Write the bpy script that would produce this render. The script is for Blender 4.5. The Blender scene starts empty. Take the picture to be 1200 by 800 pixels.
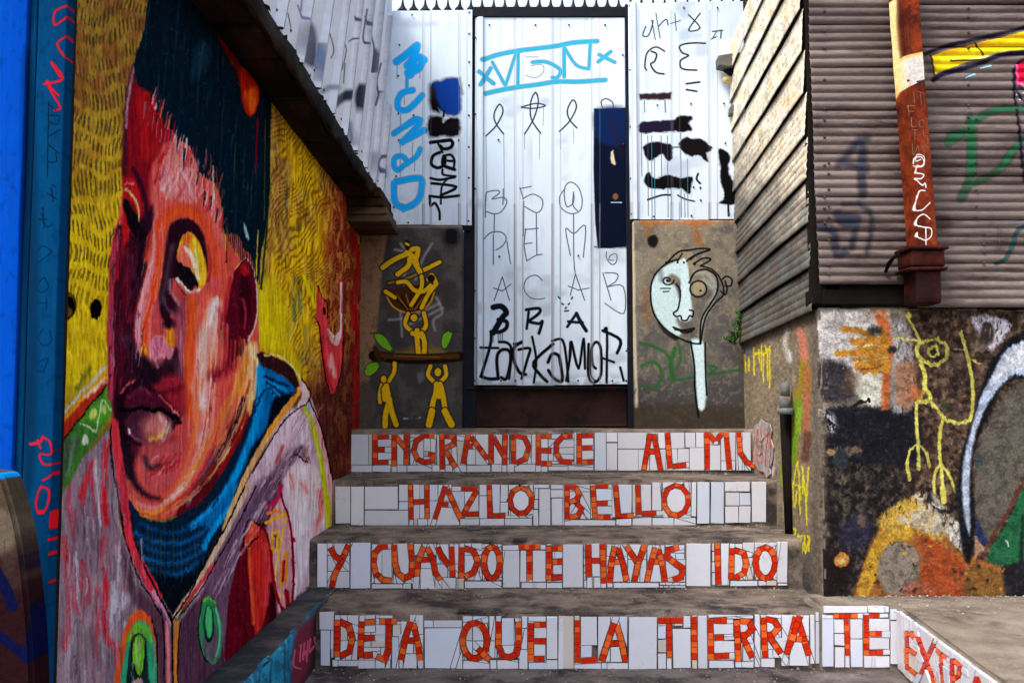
import bpy, bmesh, math, random
import numpy as np
from mathutils import Vector, noise as mn
random.seed(7)
SC = bpy.context.scene
COL = SC.collection

# ---------------------------------------------------------------- camera, world, sun, exposure
F = 1150.0; PITCH = math.atan(78 / F); CZ = 0.90
cam_d = bpy.data.cameras.new('camera'); cam = bpy.data.objects.new('camera', cam_d); COL.objects.link(cam)
cam_d.sensor_width = 36.0; cam_d.lens = 36.0 * F / 1200.0; cam_d.clip_start = 0.05; cam_d.clip_end = 2000
cam.location = (0, 0, CZ); cam.rotation_euler = (math.pi / 2 + PITCH, 0, 0)
SC.camera = cam
SUN_EL, SUN_AZ = 56.0, -62.0          # elevation, and azimuth from +Y (negative: towards -X)
w = bpy.data.worlds.new('World'); SC.world = w; w.use_nodes = True
nt = w.node_tree; bg = nt.nodes['Background']; sky = nt.nodes.new('ShaderNodeTexSky')
sky.sky_type = 'NISHITA'; sky.sun_disc = False; sky.sun_elevation = math.radians(SUN_EL); sky.sun_rotation = math.radians(SUN_AZ - 90)
sky.air_density = 1.0; sky.dust_density = 4.0; sky.ozone_density = 1.0
hs = nt.nodes.new('ShaderNodeHueSaturation'); hs.inputs['Saturation'].default_value = 0.55
nt.links.new(sky.outputs[0], hs.inputs['Color']); nt.links.new(hs.outputs[0], bg.inputs[0]); bg.inputs[1].default_value = 0.15
sd_ = bpy.data.lights.new('sun', 'SUN'); sun = bpy.data.objects.new('sun', sd_); COL.objects.link(sun)
sd_.energy = 0.9; sd_.angle = math.radians(12); sd_.color = (1.0, 0.95, 0.87)
_el = math.radians(SUN_EL); _az = math.radians(150.0 + 0)   # direction to the sun: behind the camera, to the left
SUNV = Vector((-0.72, -0.62, 0)).normalized() * math.cos(_el) + Vector((0, 0, math.sin(_el)))
sun.rotation_euler = SUNV.to_track_quat('Z', 'Y').to_euler()
sky.sun_rotation = math.atan2(SUNV.x, SUNV.y)
SC.view_settings.view_transform = 'Standard'; SC.view_settings.look = 'None'
SC.view_settings.exposure = 1.6; SC.view_settings.gamma = 1.0
SC.render.engine = 'CYCLES'

# ---------------------------------------------------------------- measuring helpers
FW = np.array([0, math.cos(PITCH), math.sin(PITCH)]); UP = np.array([0, -math.sin(PITCH), math.cos(PITCH)])
def ray(x, y):
    return FW + np.array([1.0, 0, 0]) * ((x - 600) / F) + UP * ((400 - y) / F)
def onP(x, y, P0, N):
    d = ray(x, y); C = np.array([0, 0, CZ]); P0 = np.asarray(P0, float); N = np.asarray(N, float)
    t = np.dot(P0 - C, N) / np.dot(d, N); return Vector(C + d * t)
def onY(x, y, Y): return onP(x, y, (0, Y, 0), (0, 1, 0))
def onX(x, y, X): return onP(x, y, (X, 0, 0), (1, 0, 0))
def onZ(x, y, Z): return onP(x, y, (0, 0, Z), (0, 0, 1))
def zt(ox, oy, s):          # zoomed-view coordinates -> photograph coordinates
    def f(*a):
        return [(ox + a[i] / s, oy + a[i + 1] / s) for i in range(0, len(a), 2)]
    return f
ID = zt(0, 0, 1)
def proj(P):
    q = np.array(P, float) - np.array([0, 0, CZ]); d = q@FW; return (600 + F*q[0]/d, 400 - F*(q@UP)/d)

# ---------------------------------------------------------------- object helpers
def tag(o, label=None, cat=None, group=None, kind=None):
    if label: o['label'] = label
    if cat: o['category'] = cat
    if group: o['group'] = group
    if kind: o['kind'] = kind
    return o
def empty(name, loc, label, cat, group=None):
    o = bpy.data.objects.new(name, None); COL.objects.link(o); o.location = loc; o.empty_display_size = .1
    o['_l'] = 1; del o['_l']
    return tag(o, label, cat, group)
def put(name, me, m, parent=None):
    o = bpy.data.objects.new(name, me); COL.objects.link(o)
    if m is not None:
        me.materials.clear(); me.materials.append(m)
    if parent is not None:
        o.parent = parent; o.location = -Vector(wl(parent))
    return o
def wl(o):
    v = Vector(o.location)
    return v if o.parent is None else v + wl(o.parent)
class MB:
    def __init__(s): s.v = []; s.f = []; s.key = None
    def add(s, vs, fs):
        b = len(s.v); s.v += [tuple(v) for v in vs]; s.f += [tuple(b + i for i in f) for f in fs]
    def box(s, a, b):
        x0, y0, z0 = a; x1, y1, z1 = b
        s.add([(x0,y0,z0),(x1,y0,z0),(x1,y1,z0),(x0,y1,z0),(x0,y0,z1),(x1,y0,z1),(x1,y1,z1),(x0,y1,z1)],
              [(0,3,2,1),(4,5,6,7),(0,1,5,4),(1,2,6,5),(2,3,7,6),(3,0,4,7)])
    def prism(s, pts, off):
        n = len(pts); off = Vector(off); pts = [Vector(p) for p in pts]
        s.add(pts + [p + off for p in pts], [tuple(range(n)), tuple(range(2*n-1, n-1, -1))] + [(i, i+n, (i+1) % n + n, (i+1) % n) for i in range(n)])
    def tube(s, path, r, n=8, cap=True):
        path = [Vector(p) for p in path]; rr = r if isinstance(r, (list, tuple)) else [r]*len(path)
        b = len(s.v); prev = None
        for i, p in enumerate(path):
            t = (path[min(i+1, len(path)-1)] - path[max(i-1, 0)]).normalized()
            a = Vector((0,0,1)) if abs(t.z) < .9 else Vector((1,0,0))
            if prev is not None: a = prev
            u = t.cross(a).normalized(); w_ = t.cross(u).normalized(); prev = -w_
            for k in range(n):
                an = 2*math.pi*k/n; s.v.append(tuple(p + (u*math.cos(an) + w_*math.sin(an))*rr[i]))
        for i in range(len(path)-1):
            for k in range(n):
                s.f.append((b+i*n+k, b+i*n+(k+1) % n, b+(i+1)*n+(k+1) % n, b+(i+1)*n+k))
        if cap:
            s.f.append(tuple(b+k for k in range(n-1, -1, -1))); m = b+(len(path)-1)*n; s.f.append(tuple(m+k for k in range(n)))
    def grid(s, fn, nu, nv, flip=False):
        b = len(s.v)
        for j in range(nv+1):
            for i in range(nu+1): s.v.append(tuple(fn(i/nu, j/nv)))
        for j in range(nv):
            for i in range(nu):
                q = (b+j*(nu+1)+i, b+j*(nu+1)+i+1, b+(j+1)*(nu+1)+i+1, b+(j+1)*(nu+1)+i)
                s.f.append(q[::-1] if flip else q)
    def mesh(s, name, smooth=False, fix=True):
        me = bpy.data.meshes.new(name); me.from_pydata(s.v, [], s.f)
        if fix:
            bm = bmesh.new(); bm.from_mesh(me); bmesh.ops.remove_doubles(bm, verts=bm.verts, dist=1e-6)
            bmesh.ops.recalc_face_normals(bm, faces=bm.faces); bm.to_mesh(me); bm.free()
        if smooth: me.polygons.foreach_set('use_smooth', [True]*len(me.polygons))
        me.update(); return me
    def build(s, name, m, parent=None, smooth=False, fix=True): return put(name, s.mesh(name, smooth, fix), m, parent)

def slab(L, step=.03, r=.012, amp=.004, seed=0, chip=.0, frame=None):
    """weathered block: subdivided box with rounded, chipped edges and uneven faces, local size L; frame maps local->world"""
    def axis(l):
        rr = min(r, l*.3); n = max(1, int((l-2*rr)/step)); return [0, rr*.35, rr] + [rr+(l-2*rr)*i/n for i in range(1, n)] + [l-rr, l-rr*.35, l]
    A = [axis(l) for l in L]; key = {}; V = []; Fc = []
    def vid(p):
        k = (round(p[0], 6), round(p[1], 6), round(p[2], 6))
        if k not in key:
            key[k] = len(V); q = Vector(p)
            c = Vector([min(max(q[i], min(r, L[i]*.3)), L[i]-min(r, L[i]*.3)) for i in range(3)]); d = q - c
            if d.length > 1e-7:
                rr = min(r, *[l*.3 for l in L]); m = max(abs(x) for x in d); nn = sum(1 for x in d if abs(x) > 1e-6)
                q2 = c + d.normalized()*m; 
                if nn > 1 and chip: q2 -= d.normalized()*chip*max(0, mn.noise(Vector(p)*9+Vector((seed, 3, 1)))+.15)
                q = q2
            o = Vector((seed*3.1, seed*1.7, 0)); nv = mn.noise_vector(q*4+o)*amp + mn.noise_vector(q*17+o)*amp*.4
            V.append(q + nv)
        return key[k]
    for ax in range(3):
        a, b = (ax+1) % 3, (ax+2) % 3
        for side in (0, 1):
            for i in range(len(A[a])-1):
                for j in range(len(A[b])-1):
                    q = []
                    for (ii, jj) in ((i,j),(i+1,j),(i+1,j+1),(i,j+1)):
                        p = [0,0,0]; p[ax] = L[ax]*side; p[a] = A[a][ii]; p[b] = A[b][jj]; q.append(vid(p))
                    Fc.append(tuple(q if side else q[::-1]))
    if frame:
        O, X, Y, Z = [Vector(t) for t in frame]; V = [O + X*v.x + Y*v.y + Z*v.z for v in V]
    m = MB(); m.v = [tuple(v) for v in V]; m.f = Fc; return m
def slab_box(a, b, **k):
    m = slab([b[i]-a[i] for i in range(3)], frame=(a, (1,0,0), (0,1,0), (0,0,1)), **k); return m

# ---------------------------------------------------------------- numpy noise and paint canvas
_rs = np.random.RandomState(5); TB = _rs.rand(256, 256).astype(np.float32)
def vn(x, y, s=0):
    ix = np.floor(x).astype(np.int32); iy = np.floor(y).astype(np.int32); fx = (x-ix).astype(np.float32); fy = (y-iy).astype(np.float32)
    fx = fx*fx*(3-2*fx); fy = fy*fy*(3-2*fy); ix = ix + s*37; iy = iy + s*91
    a = TB[iy & 255, ix & 255]; b = TB[iy & 255, (ix+1) & 255]; c = TB[(iy+1) & 255, ix & 255]; d = TB[(iy+1) & 255, (ix+1) & 255]
    return (a*(1-fx)+b*fx)*(1-fy) + (c*(1-fx)+d*fx)*fy
def fb(x, y, s=0, o=3):
    t = 0; a = .5; n = 0
    for k in range(o): t = t + a*vn(x*2**k, y*2**k, s+k); n += a; a *= .55
    return t/n
def sst(a, b, x): t = np.clip((x-a)/(b-a), 0, 1); return t*t*(3-2*t)
def crom(p, closed, k=5):
    p = [np.array(q, float) for q in p]; n = len(p)
    if n < 3: return p
    out = []
    rng = range(n) if closed else range(n-1)
    for i in rng:
        if closed: a, b, c, d = p[i-1], p[i], p[(i+1) % n], p[(i+2) % n]
        else: a, b, c, d = p[max(i-1,0)], p[i], p[i+1], p[min(i+2,n-1)]
        for j in range(k):
            t = j/k; out.append(.5*((2*b)+(-a+c)*t+(2*a-5*b+4*c-d)*t*t+(-a+3*b-3*c+d)*t**3))
    if not closed: out.append(p[-1])
    return out
class Canvas:
    """a paint layer lying on a plane: texels (s,t) on the surface; shapes are measured on the photograph and laid on the plane"""
    def __init__(s, P0, U, V, nu, nv):
        s.P0 = np.array(P0, float); s.U = np.array(U, float); s.V = np.array(V, float)
        s.N = np.cross(s.U, s.V); s.nu, s.nv = nu, nv
        u = (np.arange(nu)+.5)/nu; v = (np.arange(nv)+.5)/nv
        P = s.P0[None,None] + s.U[None,None]*u[None,:,None] + s.V[None,None]*v[:,None,None] - np.array([0,0,CZ])
        dz = np.maximum(P@FW, .05); s.X = (600 + F*P[...,0]/dz).astype(np.float32); s.Y = (400 - F*(P@UP)/dz).astype(np.float32)
        s.rgb = np.zeros((nv, nu, 3), np.float32); s.a = np.zeros((nv, nu), np.float32)
        s.jk = .8; s.dk = .05; s.jx = (fb(s.X/4, s.Y/4, 3, 2)-.5)*1.2; s.jy = (fb(s.X/4, s.Y/4, 9, 2)-.5)*1.2
    def st(s, P):
        d = np.array(P, float) - s.P0; U, V = s.U, s.V
        return (float(d@U/(U@U)), float(d@V/(V@V)))
    def win(s, x0, y0, x1, y1):
        q = []
        for x, y in ((x0,y0),(x1,y0),(x1,y1),(x0,y1)):
            q.append(s.st(onP(x, y, s.P0, s.N)))
        a = [c[0] for c in q]; b = [c[1] for c in q]
        i0 = max(0, int(min(a)*s.nu)-1); i1 = min(s.nu, int(max(a)*s.nu)+2); j0 = max(0, int(min(b)*s.nv)-1); j1 = min(s.nv, int(max(b)*s.nv)+2)
        return slice(j0, max(j0, j1)), slice(i0, max(i0, i1))
    def put(s, W, al, col):
        if callable(col): col = col(s.X[W], s.Y[W])
        else: col = np.array(col, np.float32)/255.
        al = al[..., None]; s.rgb[W] = s.rgb[W]*(1-al) + col*al; s.a[W] = np.maximum(s.a[W], al[...,0])
    def dryn(s, W, dry, ang=90, sd=0, k=1.):
        if not dry: return 1.
        c, n = math.cos(math.radians(ang)), math.sin(math.radians(ang)); X, Y = s.X[W], s.Y[W]
        al = (X*c+Y*n); cr = (-X*n+Y*c); nn = fb(al*s.dk*k, cr*(.7 if s.dk < .1 else .45)*k, sd, 4)
        return sst(dry-.13, dry+.13, nn)
    def fill(s, pts, col, soft=1.2, al=1., smooth=True, dry=0, ang=90, sd=0, jit=1.):
        p = crom(pts, True) if smooth and len(pts) > 3 else [np.array(q, float) for q in pts]
        p = np.array(p); m = soft+3; W = s.win(p[:,0].min()-m, p[:,1].min()-m, p[:,0].max()+m, p[:,1].max()+m)
        X = s.X[W] + s.jx[W]*jit*s.jk; Y = s.Y[W] + s.jy[W]*jit*s.jk
        if X.size == 0: return
        d = np.full(X.shape, 1e9, np.float32); ins = np.zeros(X.shape, bool); n = len(p)
        for i in range(n):
            ax, ay = p[i]; bx, by = p[(i+1) % n]; ex, ey = bx-ax, by-ay; L = ex*ex+ey*ey
            if L < 1e-9: continue
            t = np.clip(((X-ax)*ex+(Y-ay)*ey)/L, 0, 1); d = np.minimum(d, (X-ax-t*ex)**2+(Y-ay-t*ey)**2)
            if (ay > Y.min()-1 or by > Y.min()-1) and ay != by:
                c = ((ay > Y) != (by > Y)) & (X < ex*(Y-ay)/ey+ax); ins ^= c
        sdv = np.sqrt(d); sdv[ins] *= -1
        a = np.clip(.5-sdv/soft, 0, 1)*al*s.dryn(W, dry, ang, sd)
        s.put(W, a.astype(np.float32), col)
    def ell(s, cx, cy, rx, ry, col, rot=0, **k):
        c, n = math.cos(math.radians(rot)), math.sin(math.radians(rot)); 
        s.fill([(cx+rx*math.cos(t)*c-ry*math.sin(t)*n, cy+rx*math.cos(t)*n+ry*math.sin(t)*c) for t in np.linspace(0, 2*math.pi, 13)[:-1]], col, **k)
    def stroke(s, pts, w, col, soft=1., al=1., smooth=True, w1=None, dry=0, ang=None, sd=0, jit=1.):
        p = np.array(crom(pts, False, 4) if smooth and len(pts) > 2 else [np.array(q, float) for q in pts])
        m = w + soft + 3; W = s.win(p[:,0].min()-m, p[:,1].min()-m, p[:,0].max()+m, p[:,1].max()+m)
        X = s.X[W] + s.jx[W]*jit*s.jk; Y = s.Y[W] + s.jy[W]*jit*s.jk
        if X.size == 0: return
        n = len(p)-1; d = np.full(X.shape, 1e9, np.float32); w1 = w if w1 is None else w1
        for i in range(n):
            ax, ay = p[i]; ex, ey = p[i+1]-p[i]; L = max(ex*ex+ey*ey, 1e-9)
            t = np.clip(((X-ax)*ex+(Y-ay)*ey)/L, 0, 1); ww = (w+(w1-w)*(i+.5)/n)/2
            d = np.minimum(d, np.sqrt((X-ax-t*ex)**2+(Y-ay-t*ey)**2)-ww)
        if ang is None: e = p[-1]-p[0]; ang = math.degrees(math.atan2(e[1], e[0]))
        a = np.clip(.5-d/soft, 0, 1)*al*s.dryn(W, dry, ang, sd)
        s.put(W, a.astype(np.float32), col)
    def strokes(s, L, w, col, **k):
        for p in L: s.stroke(p, w, col, **k)
    def base(s, col, al=1.):
        s.put((slice(None), slice(None)), np.full((s.nv, s.nu), al, np.float32), col)
    def smear(s, amp, fx, fy, sd=0, mask=None):
        # drag the wet paint along the brush: look each texel up a little way along the stroke
        h = (fb(s.X*fx, s.Y*fy, sd, 2)-.5)*2*amp; h2 = (fb(s.X*fx*.8, s.Y*fy, sd+50, 2)-.5)*amp*.5
        if mask is not None: h = h*mask; h2 = h2*mask
        gy = np.abs(np.gradient(s.Y, axis=0))+1e-3; gx = np.abs(np.gradient(s.X, axis=1))+1e-3
        j = np.clip(np.arange(s.nv)[:,None] + (h/gy), 0, s.nv-1).astype(np.int32); i = np.clip(np.arange(s.nu)[None] + (h2/gx), 0, s.nu-1).astype(np.int32)
        s.rgb = s.rgb[j, i]; s.a = s.a[j, i]
    def image(s, name):
        c = np.clip(s.rgb, 0, 1); c = c*.62 + (c*c*(3-2*c))*.38; g = c.mean(-1, keepdims=True); s.rgb = g + (c-g)*1.02
        im = bpy.data.images.new(name, s.nu, s.nv, alpha=True); im.alpha_mode = 'CHANNEL_PACKED'
        px = np.empty((s.nv, s.nu, 4), np.float32); px[..., :3] = np.clip(s.rgb, 0, 1); px[..., 3] = np.clip(s.a, 0, 1)
        im.pixels.foreach_set(px.ravel()); im.update(); im.pack(); return im
    def uv(s, o):
        me = o.data; off = wl(o); co = np.empty(len(me.vertices)*3); me.vertices.foreach_get('co', co); co = co.reshape(-1, 3) + np.array(off) - s.P0
        a = co@s.U/(s.U@s.U); b = co@s.V/(s.V@s.V); li = np.empty(len(me.loops), np.int32); me.loops.foreach_get('vertex_index', li)
        l = me.uv_layers.new(name='paint'); l.data.foreach_set('uv', np.stack([a[li], b[li]], 1).ravel())

# ---------------------------------------------------------------- materials
def srgb(c):
    f = lambda v: (v/12.92 if v <= .04045 else ((v+.055)/1.055)**2.4)
    return tuple(f(x/255.) for x in c[:3]) + (1.,)
def mat(name, c1, c2=None, scale=6, rough=.8, bump=.3, bscale=60, c3=None, s3=2.5, t3=.55, img=None, metal=0., stretch=(1,1,1), rand=0., spec=.08, paint_rough=None, coat=0, bdist=.004, grain=.25):
    m = bpy.data.materials.new(name); m.use_nodes = True; t = m.node_tree; N = t.nodes; K = t.links.new; b = N['Principled BSDF']
    tc = N.new('ShaderNodeTexCoord'); mp = N.new('ShaderNodeMapping'); mp.inputs['Scale'].default_value = stretch; K(tc.outputs['Object'], mp.inputs[0])
    def noise(s, det=6, r=.6):
        n = N.new('ShaderNodeTexNoise'); n.inputs['Scale'].default_value = s; n.inputs['Detail'].default_value = det; n.inputs['Roughness'].default_value = r; K(mp.outputs[0], n.inputs['Vector']); return n
    def ramp(src, a, bb):
        r = N.new('ShaderNodeMapRange'); r.inputs[1].default_value = a; r.inputs[2].default_value = bb; K(src, r.inputs[0]); return r.outputs[0]
    def mix(f, A, B, mode='MIX'):
        x = N.new('ShaderNodeMix'); x.data_type = 'RGBA'; x.blend_type = mode
        for s, v in ((x.inputs[0], f), (x.inputs[6], A), (x.inputs[7], B)):
            if isinstance(v, (float, int)): s.default_value = v
            elif isinstance(v, tuple): s.default_value = v
            else: K(v, s)
        return x.outputs[2]
    n1 = noise(scale); c = mix(ramp(n1.outputs[0], .35, .65), srgb(c1), srgb(c2 or c1))
    if c3: n3 = noise(s3, 8, .7); c = mix(ramp(n3.outputs[0], t3-.06, t3+.08), c, srgb(c3))
    if rand:
        oi = N.new('ShaderNodeObjectInfo'); rr = N.new('ShaderNodeMapRange'); rr.inputs[3].default_value = 1-rand; rr.inputs[4].default_value = 1.; K(oi.outputs['Random'], rr.inputs[0])
        hv = N.new('ShaderNodeHueSaturation'); K(rr.outputs[0], hv.inputs['Value']); K(c, hv.inputs['Color']); c = hv.outputs[0]
    r_in = None
    if img is not None:
        u = N.new('ShaderNodeUVMap'); u.uv_map = 'paint'; ti = N.new('ShaderNodeTexImage'); ti.image = img; ti.extension = 'EXTEND'; K(u.outputs[0], ti.inputs[0])
        c = mix(ti.outputs[1], c, ti.outputs[0])
        if paint_rough is not None:
            rm = N.new('ShaderNodeMapRange'); rm.inputs[3].default_value = rough; rm.inputs[4].default_value = paint_rough; K(ti.outputs[1], rm.inputs[0]); r_in = rm.outputs[0]
    if grain:
        ng = noise(bscale*1.5, 4, .7); g = N.new('ShaderNodeMapRange'); g.inputs[1].default_value = .3; g.inputs[2].default_value = .7; g.inputs[3].default_value = 1-grain; g.inputs[4].default_value = 1+grain*.4; K(ng.outputs[0], g.inputs[0])
        vm = N.new('ShaderNodeVectorMath'); vm.operation = 'SCALE'; K(c, vm.inputs[0]); K(g.outputs[0], vm.inputs['Scale']); c = vm.outputs[0]
    K(c, b.inputs['Base Color']); b.inputs['Roughness'].default_value = rough; b.inputs['Metallic'].default_value = metal
    if r_in is not None: K(r_in, b.inputs['Roughness'])
    b.inputs['Specular IOR Level'].default_value = spec; b.inputs['Coat Weight'].default_value = coat
    if bump:
        nb = noise(bscale, 8, .65); nb2 = noise(bscale*.2, 3, .5); ad = N.new('ShaderNodeMath'); ad.operation = 'ADD'; K(nb.outputs[0], ad.inputs[0]); K(nb2.outputs[0], ad.inputs[1])
        bp = N.new('ShaderNodeBump'); bp.inputs['Strength'].default_value = bump; bp.inputs['Distance'].default_value = bdist; K(ad.outputs[0], bp.inputs['Height']); K(bp.outputs[0], b.inputs['Normal'])
    return m
U_ = 1/340.            # metres per photo pixel at the first riser
D1 = 3.38
# ================================================================ levels and planes
Y1, Y2, Y3, Y4, YB, YD = 3.38, 3.786, 4.24, 4.73, 4.97, 5.04
zG = onY(700, 783, Y1).z; z1 = onY(700, 715, Y1).z; z2 = onY(700, 632, Y2).z; z3 = onY(700, 563, Y3).z; z4 = onY(700, 503, Y4).z
XW = -262*U_; XK = -226*U_; XC = -221*U_
zE = CZ + 338*U_*.985; zC = CZ + 362*U_*.985
cornR = Vector((onY(960, 500, 3.495).x, 3.495, 0)); backR = Vector((onY(871, 450, 4.99).x, 4.99, 0))
SD = (backR - cornR).normalized(); zR = onY(960, 359, 3.495).z
SN = SD.cross(Vector((0,0,1))); SN = SN if SN.x < 0 else -SN

def paint_faces(o, specs, rest):
    """specs: (canvas, material, test(normal, centre)); faces that pass get that canvas' uv and material"""
    me = o.data; me.materials.clear(); me.materials.append(rest)
    for c, m, f in specs: me.materials.append(m)
    l = me.uv_layers.new(name='paint'); off = wl(o)
    uvs = l.data
    for p in me.polygons:
        for k, (c, m, f) in enumerate(specs):
            if f(p.normal, p.center + off):
                p.material_index = k+1
                for li in p.loop_indices:
                    uvs[li].uv = c.st(me.vertices[me.loops[li].vertex_index].co + off)
                break

# ================================================================ MURAL painting (on the left wall)
MY0, MY1, MZ0, MZ1 = 1.66, 5.0, -.06, zE
mu = Canvas((XW, MY0, MZ0), (0, MY1-MY0, 0), (0, 0, MZ1-MZ0), 1500, 1100)
A_ = zt(0,0,2.963); B_ = zt(120,80,4.21); C_ = zt(0,250,4); D_ = zt(120,240,3.81); E_ = zt(0,430,4.21); F_ = zt(120,400,3.636)
G_ = zt(0,600,4); H_ = zt(130,570,3.478); J_ = zt(290,170,3.2); K_ = zt(300,380,4.444); I_ = zt(240,0,3.075)
def lerpc(a, b, t): return np.array(a, np.float32)/255*(1-t[..., None]) + np.array(b, np.float32)/255*t[..., None]
def mural_bg(X, Y):
    n = fb(X/30, Y/45, 1, 3)
    yel = lerpc((154,120,54), (222,184,34), sst(60, 330, Y+60*(n-.5)))
    yel = yel*(1-sst(430, 520, Y)[..., None]) + np.array((120,105,50))/255*sst(430, 520, Y)[..., None]
    wx = X + 9*fb(X/30, Y/50, 4, 2) + 5*np.sin(Y/26.)
    st = np.sin(2*math.pi*wx/4.9); row = np.sin(2*math.pi*(Y + 7*np.sin(X/11.) + 34*fb(X/34, Y/34, 8, 2))/26)
    k = sst(-.3, .6, st)*sst(-.75, -.1, row)*sst(.25, .5, fb(X/18, Y/18, 22, 2)+.12)*(1-.75*sst(300, 400, Y))
    c = yel*(1-k[..., None]*.62) + np.array((58,52,40))/255*k[..., None]*.62
    br = sst(.5, .62, fb(X/22, Y/30, 12, 3))*(1-sst(120, 260, Y)); c = c*(1-br[..., None]*.45)+np.array((125,72,48))/255*br[..., None]*.45
    # right hand side
    n2 = fb(X/14, Y/40, 31, 3)
    r = lerpc((176,134,54), (226,176,22), sst(.35, .6, n2))
    och = sst(345, 318, X)*sst(330, 260, Y); r = r*(1-och[...,None]*.7)+np.array((158,118,62))/255*och[...,None]*.7
    rb = sst(372, 396, X + 26*(n2-.5) + (Y-250)*.02); r = r*(1-rb[...,None])+np.array((142,62,42))/255*rb[...,None]
    dn = sst(395, 465, Y + (X-380)*.9 + 50*(n2-.5)); r = r*(1-dn[...,None])+np.array((98,48,42))/255*dn[...,None]
    tl = sst(.56, .68, fb(X/7, Y/30, 44, 3))*sst(325,338,X)*sst(365,350,X)*sst(180,240,Y); r = r*(1-tl[...,None]*.6)+np.array((60,100,110))/255*tl[...,None]*.6
    an = fb(X/25, Y/25, 51, 2)*9; ph = X*.75 + Y*.55 + 26*fb(X/26, Y/30, 53, 2)
    wv = sst(.05, .6, np.sin(2*math.pi*ph/4.6))*sst(.36, .5, fb(X/20, Y/30, 57, 3)+.04)
    r = r*(1-wv[...,None]*.42)+np.array((58,34,24))/255*wv[...,None]*.42
    hl = sst(.55, .62, fb(X/4, Y/12, 63, 3))*.35; r = r*(1-hl[...,None]) + np.array((235,196,90))/255*hl[...,None]*(1-dn[...,None]*.6) + r*hl[...,None]*dn[...,None]*.6
    t = sst(240, 250, X)[..., None]
    return (c*(1-t)+r*t)*(.88+.24*fb(X/3, Y/9, 71, 2))[..., None]
mu.base(mural_bg)
S, FI, EL = mu.stroke, mu.fill, mu.ell
# pale halo line beside the hair
S(ID(313,120, 315,200, 312,260, 308,330, 304,400), 3, (196,186,70), soft=2, al=.8)
S(ID(306,335, 303,400), 4, (226,206,60), soft=3, al=.8)
# yellow glow right of the neck
FI(ID(306,330, 335,345, 342,400, 356,440, 345,438, 325,412, 304,404), (218,190,26), soft=12, al=.85)
FI(D_(705,440, 760,470, 800,560, 800,650, 700,620), (222,196,24), soft=10, al=.8)
# jacket, left half
FI(ID(60,600, 95,540, 133,498, 140,560, 152,610, 170,670, 205,740, 205,860, 60,860), (140,118,128), smooth=False, soft=2)
for i in range(46):
    x = random.uniform(70, 185); y = random.uniform(520, 790); l = random.uniform(25, 90)
    if x > 95 + (y-560)*.55 + 30 and y < 700: continue
    c = random.choice([(188,40,58),(170,44,62),(196,184,190),(176,160,168),(108,92,104),(205,50,62),(120,78,92),(96,84,96)])
    if x + (y-500)*.1 < 78+max(0, 560-y)*.9: continue
    S([(x, y), (x+random.uniform(-6,6), y+l*.5), (x+random.uniform(-4,10), y+l)], random.uniform(4, 10), c, soft=5, al=.75, dry=.42, sd=i, w1=2)
S(E_(530,370, 520,450, 515,600, 520,780), 8, (200,36,52), soft=4, dry=.4, sd=3); S(E_(450,480, 400,640), 7, (196,48,62), soft=5, dry=.4)
S(E_(470,470, 480,640, 490,780), 4, (196,184,190), soft=4, dry=.4)
FI(G_(510,330, 560,370, 620,390, 570,470, 520,560, 505,480), (186,178,190), soft=5, al=.85, dry=.35)
S(G_(495,330, 490,560, 520,620), 7, (190,44,60), soft=4, dry=.42); S(G_(300,120, 320,400, 300,640), 6, (190,50,60), soft=5, dry=.45)
FI(G_(560,150, 640,340, 720,430, 790,560, 790,820, 700,820, 720,650, 660,480, 600,380), (86,52,68), soft=8, al=.85)
# green band of the collar
FI(ID(66,545, 70,500, 95,470, 128,452, 132,478, 118,505, 98,535, 76,575, 68,580), (70,120,52), smooth=False, soft=2)
FI(ID(66,520, 88,515, 92,520, 76,560, 68,580), (74,84,68), soft=8, al=.85)
FI(E_(530,110, 550,210, 500,290, 440,270, 400,260, 470,190), (96,158,44), soft=6, al=.8)
S(E_(395,280, 475,325, 500,160, 550,215), 2, (196,216,170), smooth=False, soft=1.6); S(E_(370,330, 350,440, 330,540), 3, (120,140,130), soft=3, al=.7)
EL(*E_(460,235)[0], 3, 7, (190,200,110), soft=2, rot=20); EL(*E_(510,215)[0], 3, 5, (190,206,120), soft=2); EL(*E_(418,365)[0], 4, 6, (206,206,190), soft=2)
# red and orange edge above it
FI(E_(285,310, 400,170, 530,50, 525,90, 410,230, 290,390), (172,52,34), smooth=False, soft=2)
S(E_(285,300, 400,165, 525,30), 5, (226,142,42), soft=3); S(E_(420,150, 520,60), 5, (232,190,160), soft=3, dry=.35)
S(E_(290,260, 400,130, 515,5), 3, (186,190,196), soft=2.5); S(E_(290,395, 410,235, 530,85), 1.6, (30,20,20))
FI(E_(285,0, 400,0, 330,120, 285,200), (196,170,24), soft=14, al=.7); S(E_(440,10, 380,110), 5, (88,100,40), soft=5, al=.8)

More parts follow.
